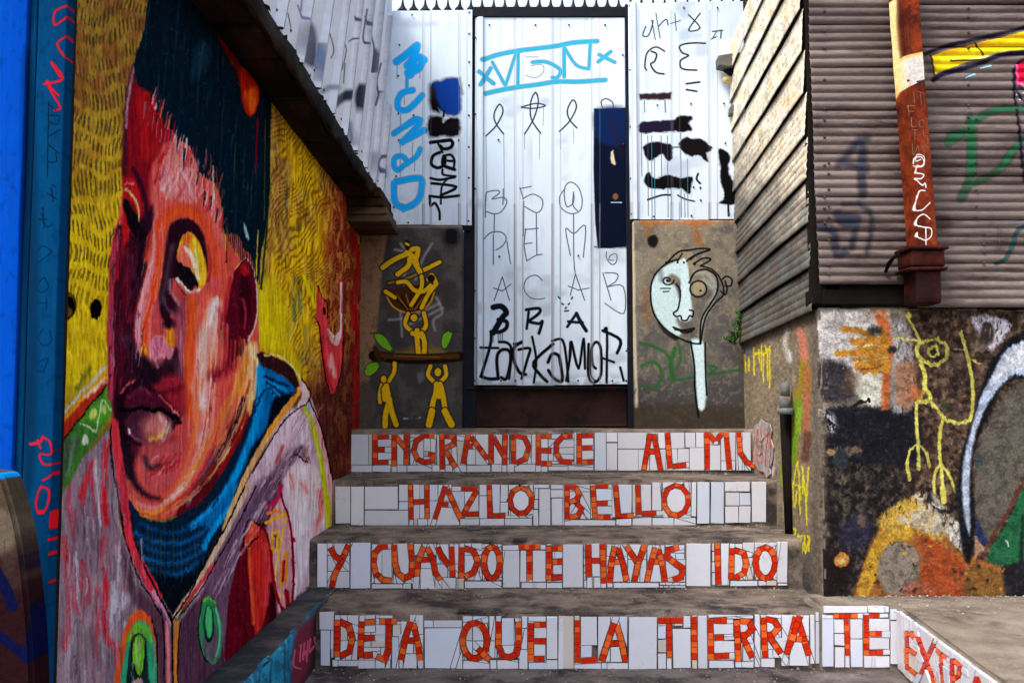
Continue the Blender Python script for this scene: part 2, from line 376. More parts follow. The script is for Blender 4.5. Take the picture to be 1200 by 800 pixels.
# ---- face
FI(ID(160,75, 148,110, 143,160, 142,209, 139,250, 132,275, 127,300, 126,340, 125,380, 125,430, 131,477, 134,499, 140,549, 147,582, 166,603, 190,609, 215,598, 240,580,
      262,545, 285,505, 297,465, 303,430, 303,400, 300,330, 285,280, 262,250, 235,190, 190,120), (206,84,80), soft=1.5)
FI(ID(160,75, 148,110, 143,160, 142,209, 150,262, 160,280, 175,265, 178,225, 190,190, 200,160, 186,125), (138,24,38), soft=4)
S(ID(160,70, 150,108, 146,150, 144,205), 5, (58,30,44), soft=3, al=.8); S(ID(157,80, 150,112, 147,150), 3.2, (168,128,140), soft=2, dry=.3)
FI(ID(160,120, 176,110, 186,140, 188,165, 176,190, 164,180), (168,30,36), soft=6, al=.9)
for i in range(7): S(ID(170+i*5, 120+i*7, 168+i*5, 140+i*7), 2, (206,150,156), w1=.8, soft=1.6, al=.7, dry=.4, sd=i)
# forehead pinks
FI(ID(178,195, 200,165, 226,195, 250,220, 262,260, 258,330, 240,330, 225,262, 205,240, 184,262, 176,240), (226,98,94), soft=6, al=.95)
FI(ID(186,205, 205,180, 222,200, 238,235, 215,240, 195,232), (222,148,150), soft=9, al=.8, dry=.35, ang=60)
for (a, b, c, d, col) in ((196,232,216,185,(232,178,176)),(190,222,206,196,(236,190,186)),(205,236,222,205,(206,84,92)),(232,240,244,200,(238,92,72)),(245,260,250,215,(240,104,80)),(226,222,232,200,(224,120,118)),(182,262,181,212,(236,128,120)),(238,250,238,205,(200,58,66)),(188,190,196,170,(170,30,44)),(252,300,251,235,(226,110,104)),(213,200,224,228,(238,196,190))):
    S(ID(a,b,(a+c)/2+1,(b+d)/2,c,d), 5, col, w1=2, soft=2.5, al=.85, dry=.3, sd=a)
# dark left half of the face
FI(D_(60,110, 110,90, 180,60, 222,0, 228,120, 214,215, 185,340, 150,460, 142,560, 152,650, 190,720, 250,720, 330,640, 345,700, 350,830, 350,945, 310,1000, 200,1050, 150,1120, 130,1230, 85,1150, 45,900, 30,600, 40,300), (54,22,36), soft=5)
FI(D_(90,130, 140,180, 130,400, 110,640, 100,780, 60,760, 60,420), (96,20,44), soft=9, al=.8, dry=.35)
FI(D_(150,120, 205,80, 200,220, 165,330, 140,440), (40,16,34), soft=7, al=.9)
S(D_(75,120, 50,220, 36,350, 30,520, 32,700, 36,860), 7, (176,64,84), soft=2.5); S(D_(50,440, 42,600, 44,780), 3, (220,140,160), soft=2, dry=.4)
S(D_(110,120, 75,230, 60,330), 5, (196,30,40), soft=4, al=.85); S(D_(100,60, 145,130), 6, (196,44,44), soft=4); S(D_(85,60, 125,115), 3, (226,110,90), soft=2, al=.8)
S(D_(110,300, 105,420, 115,520), 7, (130,26,48), soft=6, al=.8); S(D_(130,230, 140,330), 5, (96,58,78), soft=5, al=.7)
S(D_(95,600, 130,640, 150,760), 9, (84,84,98), soft=9, al=.55, dry=.4)
# small far eye
FI(A_(425,690, 430,630, 455,620, 475,655, 490,720, 480,760, 455,700), (190,34,44), soft=2); S(A_(432,660, 465,690, 480,740, 478,775), 2.6, (222,196,120), soft=1.6)
S(A_(432,640, 462,640), 2.5, (216,120,130), soft=1.5); FI(A_(425,690, 450,715, 490,790, 500,840, 470,830, 430,760), (26,14,24), soft=2)
FI(A_(422,730, 440,770, 448,830, 425,830), (196,32,38), soft=2, al=.9)
S(A_(460,590, 500,680, 510,800), 5, (60,20,44), soft=4)
# brow arc and eye socket
S(D_(215,240, 250,120, 300,40, 360,18, 420,50, 455,110, 485,190, 500,300), 15, (226,86,58), soft=7)
S(D_(285,75, 330,32, 375,30, 410,55), 6, (240,92,34), soft=4); S(D_(235,95, 250,150, 240,230), 6, (240,150,52), soft=5, al=.9)
FI(D_(285,180, 300,100, 345,65, 400,72, 445,125, 460,190, 468,270, 464,300, 452,300, 380,405, 340,370, 316,330, 312,420, 352,470, 348,505, 302,490, 318,545, 275,525, 252,445, 266,300), (50,18,32), soft=3)
S(D_(262,440, 290,300, 310,180), 5, (110,88,104), soft=6, al=.6); S(D_(300,340, 305,400, 350,455), 4, (196,150,160), soft=3, al=.8, dry=.35); S(D_(275,420, 290,470, 345,500), 3, (120,96,110), soft=3, al=.8)
FI(D_(330,240, 345,160, 375,122, 410,142, 442,200, 462,285, 458,350, 436,380, 408,330, 370,280), (238,158,52), soft=1.6)
FI(D_(332,245, 345,190, 370,170, 392,220, 400,290, 365,275), (232,112,92), soft=3); FI(D_(350,160, 375,125, 400,140, 385,170), (236,120,44), soft=2.5)
S(D_(368,195, 392,225, 412,285, 426,330), 4.5, (250,226,196), soft=2.2); S(D_(408,165, 432,215, 448,300, 442,350), 5, (248,204,48), soft=2.5); S(D_(412,200, 424,290), 2.5, (240,236,150), soft=2)
FI(D_(328,268, 352,268, 388,292, 414,328, 424,366, 384,362, 350,330), (24,20,26), soft=1.4)
S(D_(332,335, 356,368, 392,392, 428,380), 3.6, (244,232,216), soft=1.6); S(D_(340,358, 380,402, 420,398), 3, (230,110,96), soft=2.2); S(D_(468,180, 480,290, 466,350), 2.5, (170,60,50), soft=2)
# nose
FI(D_(228,60, 262,80, 272,180, 262,300, 246,400, 226,470, 216,580, 222,650, 212,705, 190,708, 160,670, 146,610, 142,545, 150,480, 172,410, 196,320, 214,215, 222,120), (230,130,130), soft=1.8)
S(D_(246,80, 252,200, 240,320, 214,430, 196,520, 190,600, 190,665), 7, (238,76,42), soft=3.5); S(D_(262,200, 252,320, 232,420), 4, (236,104,66), soft=3)
S(D_(222,240, 200,340, 172,440, 158,540, 160,610), 4, (238,164,172), soft=2.5); EL(*D_(184,655)[0], 5, 9, (244,150,36), soft=4)
FI(D_(216,610, 240,585, 270,590, 296,620, 318,650, 300,690, 262,686, 238,700, 214,670), (226,138,156), soft=2.5)
for q in ((236,600,245,650),(262,600,255,660),(280,620,270,660),(225,640,240,670)): S(D_(*q), 2, (190,70,96), soft=2.4, al=.6)
EL(*D_(302,590)[0], 6, 13, (244,146,44), soft=4, rot=-10); S(D_(228,690, 246,728), 2.5, (222,150,170), soft=1.4); EL(*D_(300,535)[0], 9, 5, (40,14,26), soft=5)
S(D_(235,440, 262,540, 280,580), 4, (160,74,96), soft=5, al=.7)
# middle greys beside the nose, upper lip
FI(D_(325,470, 370,420, 385,520, 382,700, 380,860, 330,780, 335,660, 322,590), (150,76,92), soft=9, al=.85)
S(D_(352,520, 350,640, 356,760), 5, (204,150,166), soft=5, al=.6, dry=.42); S(D_(230,720, 310,700, 350,780), 6, (84,66,80), soft=8, al=.6)
# cheek
FI(D_(380,420, 440,390, 520,400, 545,450, 540,600, 560,700, 600,800, 590,1000, 500,1230, 380,1380, 330,1300, 400,1100, 385,900, 380,700), (226,98,86), soft=7, al=.95)
S(D_(395,430, 388,560, 378,700, 382,860, 400,980), 9, (236,96,46), soft=5); S(D_(540,200, 545,330, 520,420), 9, (224,92,76), soft=5)
FI(D_(522,430, 480,470, 440,560, 418,680, 412,820, 440,960, 470,840, 478,700, 512,600, 534,510), (236,150,136), soft=10, al=.9)
S(D_(500,440, 478,500, 452,580, 436,680, 436,800, 448,900), 10, (242,206,198), soft=8, al=.95); S(D_(505,420, 492,470, 470,540), 4, (250,236,228), soft=3, dry=.3)
S(D_(530,560, 500,640, 480,760), 6, (238,110,62), soft=5, al=.8); S(D_(520,470, 545,560), 5, (190,60,70), soft=6, al=.7)
S(D_(420,700, 415,860, 430,960), 3, (228,60,60), soft=2.5, al=.7, dry=.4)
for q, c in (((540,60,552,200),(236,130,60)),((575,150,556,280),(222,90,60)),((605,175,560,300),(206,90,50)),((560,120,550,260),(70,40,34))): S(D_(*q), 2.5, c, soft=1.6, w1=1)
# ear
EL(*D_(575,560)[0], 12, 24, (48,12,28), soft=10); FI(D_(560,620, 600,560, 640,600, 628,680, 590,740, 570,720), (46,14,26), soft=7, al=.9)
FI(D_(640,235, 668,285, 690,380, 690,480, 672,560, 645,612, 610,625, 570,600, 548,530, 560,430, 578,340, 604,270), (92,16,38), soft=1.6)
FI(D_(630,310, 660,360, 662,470, 636,560, 610,500, 612,380), (56,10,28), soft=5, al=.9); S(D_(625,420, 640,480, 632,550), 3, (160,40,60), soft=3)
FI(D_(615,300, 636,242, 660,290, 640,320), (170,26,40), soft=3); S(D_(642,238, 672,290, 690,380, 692,480, 674,560, 650,606), 1.6, (226,186,170), soft=1.2); S(D_(590,290, 636,236), 1.4, (222,150,96), soft=1)
S(D_(570,330, 552,440, 540,530), 4, (180,44,54), soft=4)
# neck
FI(F_(600,40, 655,5, 668,110, 664,230, 640,340, 596,470, 540,560, 470,640, 440,600, 500,460, 560,330, 590,200), (236,150,92), soft=3)
S(F_(640,30, 655,130, 645,240), 9, (244,212,156), soft=4); S(F_(615,80, 590,200, 540,330), 8, (240,136,58), soft=4); S(F_(580,70, 570,200, 530,300), 6, (230,110,84), soft=4)
S(F_(560,20, 520,120, 470,150), 14, (120,24,44), soft=10, al=.85); S(F_(630,170, 600,250), 4, (200,60,50), soft=2)
FI(F_(600,235, 560,300, 520,380, 440,520, 370,640, 310,735, 360,765, 430,755, 510,660, 580,560, 622,440, 640,370, 615,300), (98,22,34), soft=3)
for q, c, w_ in (((600,250,560,340,500,460),(64,24,40),8),((500,460,430,580,360,680),(70,36,50),9),((620,400,580,520,500,640),(170,52,40),7),((600,330,560,440,500,560),(150,28,40),8),((640,380,600,500,530,620),(96,70,76),4),((470,500,400,620,360,700),(150,110,120),3),((560,560,470,680,420,740),(156,40,44),6)):
    S(F_(*q), w_, c, soft=4, al=.85, dry=.3, sd=w_)
# jaw rim
S(F_(560,250, 520,340, 470,440, 420,530, 350,640, 290,700, 220,728, 150,715, 110,680), 13, (226,110,90), soft=5)
S(F_(600,110, 560,210, 500,320, 450,430, 400,530, 330,640, 260,712, 190,742, 130,725), 8, (238,140,66), soft=3.5)
S(F_(330,620, 270,690, 200,712, 150,690), 4, (226,140,140), soft=3, al=.9); S(F_(300,690, 230,745, 160,735), 3, (200,90,60), soft=2)
# mouth
FI(F_(55,250, 80,200, 130,165, 180,170, 230,215, 290,280, 326,335, 305,365, 280,395, 200,440, 140,450, 100,500, 80,400), (40,12,26), soft=4)
FI(F_(210,190, 300,140, 350,200, 350,300, 320,310, 270,250), (170,44,60), soft=8, al=.85); FI(F_(130,60, 200,80, 240,170, 180,180, 130,140), (38,20,34), soft=8)
FI(F_(110,290, 160,270, 200,300, 180,360, 120,350), (96,40,62), soft=7, al=.9)
FI(F_(92,340, 120,316, 170,308, 215,312, 262,318, 292,345, 284,390, 245,428, 195,440, 145,424, 108,392), (84,40,62), soft=5); S(F_(110,396, 150,422, 190,440), 3, (160,90,112), soft=3, al=.7); S(F_(112,380, 114,395), 3, (226,200,206), soft=2); FI(F_(170,350, 200,320, 245,312, 280,338, 284,380, 255,416, 210,432, 176,408), (208,122,116), soft=13, al=.9)
S(F_(200,424, 235,412, 262,382), 4, (240,164,70), soft=4); S(F_(272,352, 276,385, 250,418), 5, (232,222,210), soft=4, al=.75, dry=.35); S(F_(240,320, 262,350, 262,380), 6, (238,176,160), soft=5, al=.8); S(F_(190,395, 215,400), 3, (160,110,60), soft=3)
S(F_(236,232, 280,275, 322,318), 2.6, (230,122,118), soft=1.4); S(F_(78,225, 100,195, 132,170), 2.6, (226,110,112), soft=1.4); S(F_(250,225, 330,200), 5, (70,14,30), soft=6, al=.6)
S(F_(70,290, 120,300, 165,285, 205,300, 250,296, 322,340), 4.5, (16,6,12), soft=2)
FI(F_(90,270, 120,215, 165,190, 200,215, 225,225, 270,265, 300,310, 250,285, 205,288, 165,272, 120,288), (92,26,50), soft=4, al=.9); S(F_(110,240, 160,205, 200,225), 3, (150,60,84), soft=3, al=.7, dry=.35); S(F_(318,338, 330,350), 4, (16,6,12), soft=2)
FI(F_(120,440, 180,452, 260,440, 300,400, 310,430, 270,480, 180,490, 120,475), (112,40,54), soft=8, al=.75)
# chin
FI(F_(165,452, 230,450, 300,430, 350,480, 340,580, 270,640, 200,640, 165,560), (196,88,90), soft=8, al=.92)
for i in range(10): S(F_(180+i*14, 540+((i*37) % 40), 250+i*12, 470+((i*23) % 50)), 3, random.choice([(226,140,140),(190,50,60),(236,170,160),(150,36,50)]), soft=2.4, w1=1, dry=.4, sd=i)
S(F_(92,440, 112,540, 145,620, 195,665, 245,672), 11, (38,24,36), soft=6, w1=3); S(F_(180,500, 200,545, 240,530), 6, (56,40,52), soft=5, al=.8)
S(F_(50,340, 62,440, 80,560), 5, (206,56,70), soft=2.5); S(F_(370,330, 372,450, 340,560), 8, (222,104,100), soft=6)
S(F_(450,240, 460,300), 2, (190,40,60), soft=1.5); S(F_(380,190, 400,330, 400,430), 7, (238,150,140), soft=5, al=.8)

# ---- polo neck
FI(ID(150,585, 166,606, 190,612, 215,602, 240,584, 262,550, 285,510, 298,470, 306,430, 312,432, 337,446, 350,458, 338,478, 318,508, 300,536, 283,566, 262,612, 240,660, 222,700, 205,726, 190,700, 168,665, 152,620), (14,40,62), soft=1.6)
FI(F_(668,80, 720,118, 785,160, 826,205, 790,270, 700,390, 625,500, 590,600, 555,680, 500,790, 440,790, 500,690, 590,580, 630,450, 655,330, 670,220), (10,104,160), soft=3)
S(F_(672,120, 672,220, 655,340, 610,470, 560,580, 480,700, 380,790), 9, (14,150,216), soft=4)
for i in range(9): S(F_(690+i*6, 150+i*12, 790-i*4, 190+i*22), 2.6, (14,140,205) if i % 2 else (6,40,66), soft=2)
FI(F_(828,208, 800,225, 740,240, 715,300, 700,370, 640,450, 625,500, 700,398, 790,280), (12,16,30), soft=4)
for i in range(12):
    x, y = 690-i*18, 210+i*42; S(F_(x, y, x-24, y+36), 2.2, (8,44,72), soft=1.6)
FI(F_(660,50, 715,58, 770,85, 815,125, 840,190, 828,205, 790,165, 735,130, 700,115, 675,100), (56,26,32), soft=2)
S(F_(690,60, 750,62, 810,110, 850,170), 2.4, (226,206,120), soft=1.4)
for i, q in enumerate(((100,190,170,225,260,235,350,205,430,130),(110,230,190,270,280,275,370,230,440,160),(130,290,210,315,290,310,360,270),(120,150,200,185,280,185,370,150,460,60),(150,340,230,360,300,350,350,310))):
    S(H_(*q), 5, (16,78,130) if i % 2 else (22,100,160), soft=4, al=.85, dry=.35, sd=i)
S(H_(540,20, 490,90, 440,150, 400,210, 380,250), 8, (18,150,214), soft=4, al=.95); S(H_(500,0, 440,90, 380,150), 8, (20,120,180), soft=6, al=.8)
for i in range(12): x = 400+i*12; S(H_(x, 230-i*18, x-8, 280-i*18), 2, (8,26,44), soft=1.6)
FI(H_(170,330, 240,370, 340,350, 380,300, 330,440, 250,540, 205,470), (10,18,28), soft=8, al=.85)
for i in range(14): x = 150+i*17; S(H_(x, 150+(i*31) % 60, x+random.uniform(-4,4), 330+(i*17) % 70), 1.5, (40,96,130) if i % 3 else (70,90,60), soft=1.6, al=.5, dry=.45)
# left lapel
S(E_(562,285, 578,400, 592,520, 608,640, 620,740), 10, (206,60,74), soft=2); S(G_(580,0, 600,110, 640,210, 690,310, 735,400), 12, (214,56,72), soft=2); S(G_(720,380, 760,440, 800,510), 7, (206,140,170), soft=2.5)
S(G_(560,0, 585,130, 640,290, 720,430, 770,530, 785,620, 790,800), 1.8, (20,14,20)); S(E_(548,290, 550,450, 580,640, 610,800), 1.8, (24,16,20)); S(G_(545,0, 570,110), 2, (160,150,110))
S(G_(625,120, 690,290, 770,450, 805,512), 1.5, (20,10,18))
# jacket, right half
FI(ID(205,735, 240,680, 268,610, 292,560, 320,512, 352,472, 362,458, 372,486, 380,520, 388,560, 392,620, 384,660, 372,690, 320,735, 262,790, 262,860, 205,860), (206,172,186), smooth=False, soft=1.5)
FI(ID(205,745, 240,690, 262,640, 300,580, 315,560, 330,560, 325,600, 300,640, 270,720, 265,860, 205,860), (88,58,78), soft=6)
FI(ID(240,700, 256,640, 285,590, 312,560, 300,620, 275,680, 262,760, 240,760), (118,88,110), soft=8, al=.8)
S(F_(835,465, 790,500, 730,590, 680,680, 640,760), 12, (104,78,98), soft=8); S(F_(790,520, 720,640), 5, (66,44,60), soft=5); S(F_(820,480, 845,500, 872,516), 2.2, (30,20,30)); S(F_(845,450, 850,480, 870,500), 4, (110,84,100), soft=4)
FI(F_(770,300, 840,290, 890,340, 860,430, 800,450, 740,500, 700,560, 690,480), (222,192,206), soft=8, al=.9); S(F_(770,450, 740,520), 4, (200,96,100), soft=3)
FI(F_(780,560, 860,530, 930,560, 950,700, 940,790, 800,790), (232,206,210), soft=8, al=.9)
for q in ((800,570,810,620),(850,600,870,640),(880,680,900,790),(930,500,950,640)): S(F_(*q), 5, (226,120,110), soft=5, al=.8, dry=.35)
S(F_(865,280, 895,370, 925,480, 945,600, 965,790), 6, (176,186,36), soft=2); S(F_(868,300, 905,420, 935,560), 2, (226,220,90), soft=2, dry=.4)
S(F_(905,330, 945,460, 970,600, 985,790), 5, (232,158,160), soft=2); S(F_(875,240, 925,350, 960,480, 985,620, 995,760), 1.8, (24,22,20))
S(F_(868,250, 880,290), 4, (150,170,190), soft=2)
S(H_(850,20, 860,100, 835,160, 805,260), 6, (226,110,100), soft=5, dry=.3); S(H_(870,0, 890,90, 880,160), 5, (190,190,50), soft=2.5); FI(H_(770,60, 830,60, 830,200, 800,330, 740,460, 745,200), (226,212,222), soft=8, al=.8)
# right lapel
S(F_(852,195, 800,262, 720,380, 650,500, 590,620, 550,720, 520,800), 7, (222,168,116), soft=2); S(F_(850,200, 790,280, 700,400), 5, (240,150,50), soft=2.5)
FI(F_(850,165, 880,210, 870,260, 830,280, 850,230, 840,190), (226,190,190), soft=2); S(F_(850,160, 885,220, 870,265, 800,310, 720,420, 640,560), 1.5, (40,24,24))
S(F_(830,210, 760,290, 700,380, 620,520, 560,660), 1.4, (40,30,28))
S(H_(560,0, 490,140, 420,280, 350,400, 300,470, 262,530), 6, (216,180,150), soft=2); S(H_(420,320, 350,420, 290,490), 4, (210,70,80), soft=2)
S(H_(590,0, 520,150, 440,290, 370,420, 290,520), 1.6, (40,26,32)); S(H_(545,0, 470,160, 380,320, 320,440, 252,545), 1.8, (16,12,18)); S(H_(100,240, 180,420, 250,545), 1.8, (16,12,18))
# centre seam
S(H_(225,560, 232,690, 232,830), 5, (214,120,130), soft=2); S(H_(268,560, 262,700, 262,830), 5, (206,130,50), soft=2); S(H_(248,545, 250,700, 250,830), 2, (14,12,16)); S(H_(290,540, 275,640, 272,830), 1.4, (30,16,24)); S(H_(200,500, 215,640, 215,830), 1.4, (30,16,24))
# buttons
FI(H_(20,830, 40,640, 80,530, 120,505, 160,540, 175,600, 185,830), (214,92,48), soft=1.6); FI(H_(45,830, 60,660, 95,565, 125,548, 158,580, 180,680, 182,830), (60,160,120), soft=1.6); FI(H_(60,640, 100,560, 150,580, 165,640, 120,610), (104,180,60), soft=4)
FI(H_(70,830, 72,700, 85,620, 120,600, 142,640, 150,760, 150,830), (30,50,52), soft=1.6); FI(H_(88,700, 98,620, 128,612, 136,680, 128,760, 108,770), (112,186,44), soft=1.4); FI(H_(80,830, 95,790, 120,785, 140,830), (180,150,140), soft=2)
S(H_(88,620, 86,700, 108,772, 132,750, 140,640), 1.4, (14,24,30)); S(H_(165,545, 185,640, 190,830), 1.6, (20,20,24))
EL(*H_(405,590)[0], 13.5, 40, (60,140,92), soft=1.6, rot=-3); EL(*H_(408,640)[0], 9, 22, (104,92,104), soft=4); EL(*H_(400,560)[0], 6, 22, (20,40,44), soft=1.6); EL(*H_(400,552)[0], 4, 19, (78,176,110), soft=1.6)
S(H_(380,470, 400,455, 425,475), 3, (110,190,70), soft=2); S(H_(430,500, 445,600, 430,690), 2.4, (120,200,160), soft=2); S(H_(372,470, 358,580, 375,690, 400,725), 1.3, (20,20,28))
# hand and sleeve, dark red
FI(H_(545,200, 520,300, 488,430, 472,560, 470,715, 560,655, 655,565, 668,400, 650,240, 625,165, 600,150), (98,14,32), soft=2)
FI(H_(545,240, 560,170, 575,138, 605,160, 598,200, 570,235), (214,76,52), soft=1.6)
FI(H_(568,240, 612,175, 640,230, 655,330, 648,430, 620,560, 590,615, 580,520, 572,400), (196,50,46), soft=3); S(H_(562,250, 570,400, 580,560), 3.5, (226,92,54), soft=2.2)
S(H_(620,240, 640,340, 630,480), 6, (206,70,76), soft=4); S(H_(598,205, 560,245), 1.6, (30,8,12)); S(H_(540,245, 548,170, 570,136, 606,158, 630,160), 1.8, (30,8,16)); S(H_(660,400, 664,570), 8, (60,8,20), soft=4)
# patterned strip
FI(H_(640,160, 690,50, 715,110, 738,200, 742,330, 735,480, 705,505, 668,420, 650,260), (208,150,156), soft=1.6)
S(H_(632,150, 705,115), 4, (240,170,40), soft=1.6); S(H_(640,110, 680,100), 4, (240,120,30), soft=1.6)
S(H_(656,190, 682,178, 676,265, 655,270, 656,190), 3, (244,184,50), smooth=False); S(H_(700,290, 718,270, 712,390, 690,405, 700,290), 3, (226,140,40), smooth=False); S(H_(664,205, 672,200, 668,250), 1.6, (120,20,40), smooth=False); S(H_(704,305, 700,385), 3.5, (170,30,50))
S(H_(715,110, 700,180, 665,400, 700,450), 2.6, (236,180,90), soft=1.4)
S(H_(690,20, 700,60, 728,150, 746,330, 738,480), 2.6, (130,12,40)); S(H_(650,260, 668,420, 705,508, 738,482), 3.4, (150,16,36)); S(H_(715,430, 722,500), 6, (160,16,32), soft=2)
for y in (210, 300, 390): S(H_(742, y, 748, y+12), 3, (150,16,50))
S(H_(695,0, 672,60, 640,90), 4, (190,30,80), soft=2)

# ---- hair
FI(ID(182,-20, 169,34, 160,61, 157,80, 161,100, 177,110, 184,128, 190,146, 201,152, 209,164, 221,172, 228,188, 235,206, 247,212, 254,222, 260,246, 263,274, 278,276, 286,292, 294,300, 302,330, 306,300, 312,262, 316,200, 317,150, 316,110, 300,70, 270,30, 250,-20), (9,32,46), soft=1.6)
for i in range(110):
    x = random.uniform(170, 312); y = random.uniform(-10, 250); l = random.uniform(25, 75)
    if y + l > 85 + (x-160)*1.55 + 30: continue
    dx = (x-240)*.05 - 4
    S([(x, y), (x+dx*.5-1, y+l*.5), (x+dx, y+l)], random.uniform(1.2, 3), random.choice([(20,58,76),(16,52,72),(6,20,30),(4,14,24),(34,72,86),(60,86,70),(12,44,62)]), soft=1.6, w1=.6, al=.55, dry=.4, sd=i)
FI(ID(232,50, 246,60, 238,85, 226,95, 225,72), (40,78,98), soft=10, al=.5)
for (a, b, c, d, col) in ((182,128,187,118,(200,170,176)),(190,150,186,125,(150,30,40)),(205,178,208,155,(226,150,150)),(215,188,219,162,(214,196,196)),(222,190,222,172,(206,120,110)),(228,210,228,188,(190,160,160)),(236,225,234,204,(222,110,100)),(249,245,249,195,(226,196,190)),(254,262,252,220,(232,110,90)),(243,232,240,210,(236,100,84)),(262,290,259,250,(200,120,90)),(268,296,266,262,(176,96,60)),(278,300,276,282,(210,120,60)),(210,196,212,176,(236,120,110)),(196,168,197,148,(170,30,44)),(300,322,302,270,(196,170,60)),(290,280,286,262,(150,180,180))):
    S(ID(a,b,(a+c)/2,(b+d)/2,c,d), 4.4, col, w1=.8, soft=1.3)
S(ID(260,268, 258,220, 250,196), 1.2, (12,24,34)); S(ID(314,120, 314,240, 306,340), 2, (14,28,22), soft=2); S(ID(311,140, 309,260), 1, (110,110,40), al=.7)
for i in range(16): S(ID(266+i*2.6, 262+i*2, 268+i*2.4, 284+i*3.4), 1.6, (9,32,46), w1=.5)
for i in range(34):
    f = i/33; hx = 178+f*84; hy = 112 + f*150 - 14*math.sin(f*6.3)*.4 + random.uniform(-5,5); l = random.uniform(9, 20)
    if i % 3 == 0: S([(hx, hy-6), (hx-1, hy+l*.4), (hx-2, hy+l)], 2.6, (10,30,44), w1=.6, soft=1.2)
    else: S([(hx-2, hy+8), (hx, hy-l*.3), (hx+2, hy-l*.8)], 2.4, random.choice([(206,90,90),(226,150,150),(180,40,50),(216,180,180),(236,110,90)]), w1=.5, soft=1.2, al=.85)
# red drop shape
S(ID(252,22, 262,50, 276,76, 284,96), 9, (120,18,18), soft=5); FI(ID(280,80, 290,84, 302,96, 303,120, 296,137, 288,134, 282,115), (176,42,20), soft=2); FI(ID(286,110, 300,104, 300,124, 294,134), (226,96,30), soft=5); S(ID(302,140, 301,170, 299,205), 2.2, (140,10,36), w1=1)
# pink hook shape
FI(J_(262,530, 278,565, 292,590, 298,640, 308,690, 335,725, 350,690, 350,600, 347,510, 353,500, 358,600, 358,740, 350,840, 335,905, 318,935, 300,915, 285,850, 275,760, 268,680, 255,650), (206,66,74), soft=1.5)
FI(K_(375,25, 392,50, 415,60, 440,20, 442,60, 428,105, 410,110, 385,80), (228,180,188), soft=1.3); FI(K_(388,150, 412,220, 418,280, 400,275, 375,220), (232,150,150), soft=3); S(K_(345,60, 350,180, 380,310, 400,350), 3, (180,44,56), soft=2.5); EL(*J_(288,625)[0], 1.6, 5, (30,10,14))
S(J_(302,690, 335,728, 350,690, 350,520), 2.4, (236,196,200), soft=1.4)
S(J_(262,530, 280,568, 300,600, 300,650), 1.2, (30,10,14)); S(J_(255,650, 270,680, 280,780, 290,860, 305,925), 1.4, (36,12,16)); S(J_(360,700, 352,840, 335,910), 1.4, (50,16,18))
S(J_(210,490, 240,570, 250,610), 4, (226,200,30), soft=2)
# raw red edge by the pillar
for i in range(14): S(ID(416+random.uniform(-3,4), 260+i*20, 418+random.uniform(-4,4), 285+i*20), 6, random.choice([(170,30,40),(150,40,36),(196,34,48)]), soft=3, dry=.35, sd=i)
# holes in the plaster: their inner shade painted black on the flat wall
EL(110, 363, 7.4, 11.5, (6,6,4), soft=1.5); FI(ID(69,343, 80,347, 88,358, 86,368, 80,374, 74,378, 69,384), (14,10,6), soft=2); FI(ID(73,358, 80,360, 83,369, 74,372), (110,80,40), soft=2); S(ID(69,340, 82,346, 88,358), 2, (60,50,16), soft=2)
# worn foot of the wall, brush grain of the whole
mod = (1 + .5*(fb(mu.X/1.5, mu.Y/22, 77, 3)-.5) + .14*(fb(mu.X/6, mu.Y/6, 79, 3)-.5))[..., None]; mu.rgb *= mod
# many small brush marks over the flesh, following the cheek and the jaw
def pl(P, t):
    P = crom(P, False, 8); k = t*(len(P)-1.001); i = int(k); return np.array(P[i])*(1-k+i)+np.array(P[i+1])*(k-i)
PA = [(226,352),(222,400),(220,450),(222,500),(216,540),(200,572),(182,588)]; PB = [(298,392),(299,440),(291,480),(276,515),(252,552),(226,582),(196,601)]
pal = [(.0,(222,84,48)),(.12,(240,120,66)),(.25,(240,170,150)),(.36,(246,214,204)),(.5,(226,100,90)),(.62,(206,64,66)),(.72,(236,130,64)),(.8,(238,170,110)),(.92,(240,196,140)),(1.,(226,120,70))]
random.seed(31)
for i in range(230):
    t = random.random(); c = min(pal, key=lambda q: abs(q[0]-t-random.uniform(-.08,.08)))[1]
    u = random.uniform(.0, .84); l = random.uniform(.06, .2)
    if .62 < t < .9 and u > .5: c = random.choice([(120,26,40),(80,20,34),(170,50,44),(110,84,98),(150,34,40)]) if random.random() < .8 else c
    c = tuple(max(0, min(255, v+random.uniform(-16,16))) for v in c)
    pts = [tuple(pl(PA, min(1, u+l*k/3))*(1-t)+pl(PB, min(1, u+l*k/3))*t) for k in range(4)]
    S(pts, random.uniform(1.4, 3.6), c, w1=.7, soft=1.6, al=random.uniform(.35,.75), dry=random.choice([0,.35,.42]), sd=i)
for i in range(120):
    x = random.uniform(128, 168); y = random.uniform(262, 455); l = random.uniform(12, 34)
    if x > 176 - abs(y-360)*.12 and y < 420: continue
    c = random.choice([(120,20,44),(90,16,40),(36,14,30),(30,16,34),(146,36,60),(92,66,88),(70,24,48),(160,40,56)])
    S([(x, y), (x-2+random.uniform(-1,1), y+l*.5), (x-1, y+l)], random.uniform(1, 2.8), c, w1=.6, soft=1.5, al=.6, dry=.35, sd=i)
for i in range(90):
    t = random.random(); u = random.random(); x = 178+t*80; y = 150+t*60+u*70
    if y > 236 and 182 < x < 242: continue
    c = random.choice([(236,150,146),(222,90,84),(240,186,178),(200,60,70),(236,110,70),(206,110,120)]) if x > 190 else random.choice([(150,24,36),(180,40,46),(120,20,36)])
    S([(x, y), (x+3, y-8), (x+9*random.uniform(.2,1), y-random.uniform(14,26))], random.uniform(1.2, 3), c, w1=.6, soft=1.5, al=.6, dry=.38, sd=i)
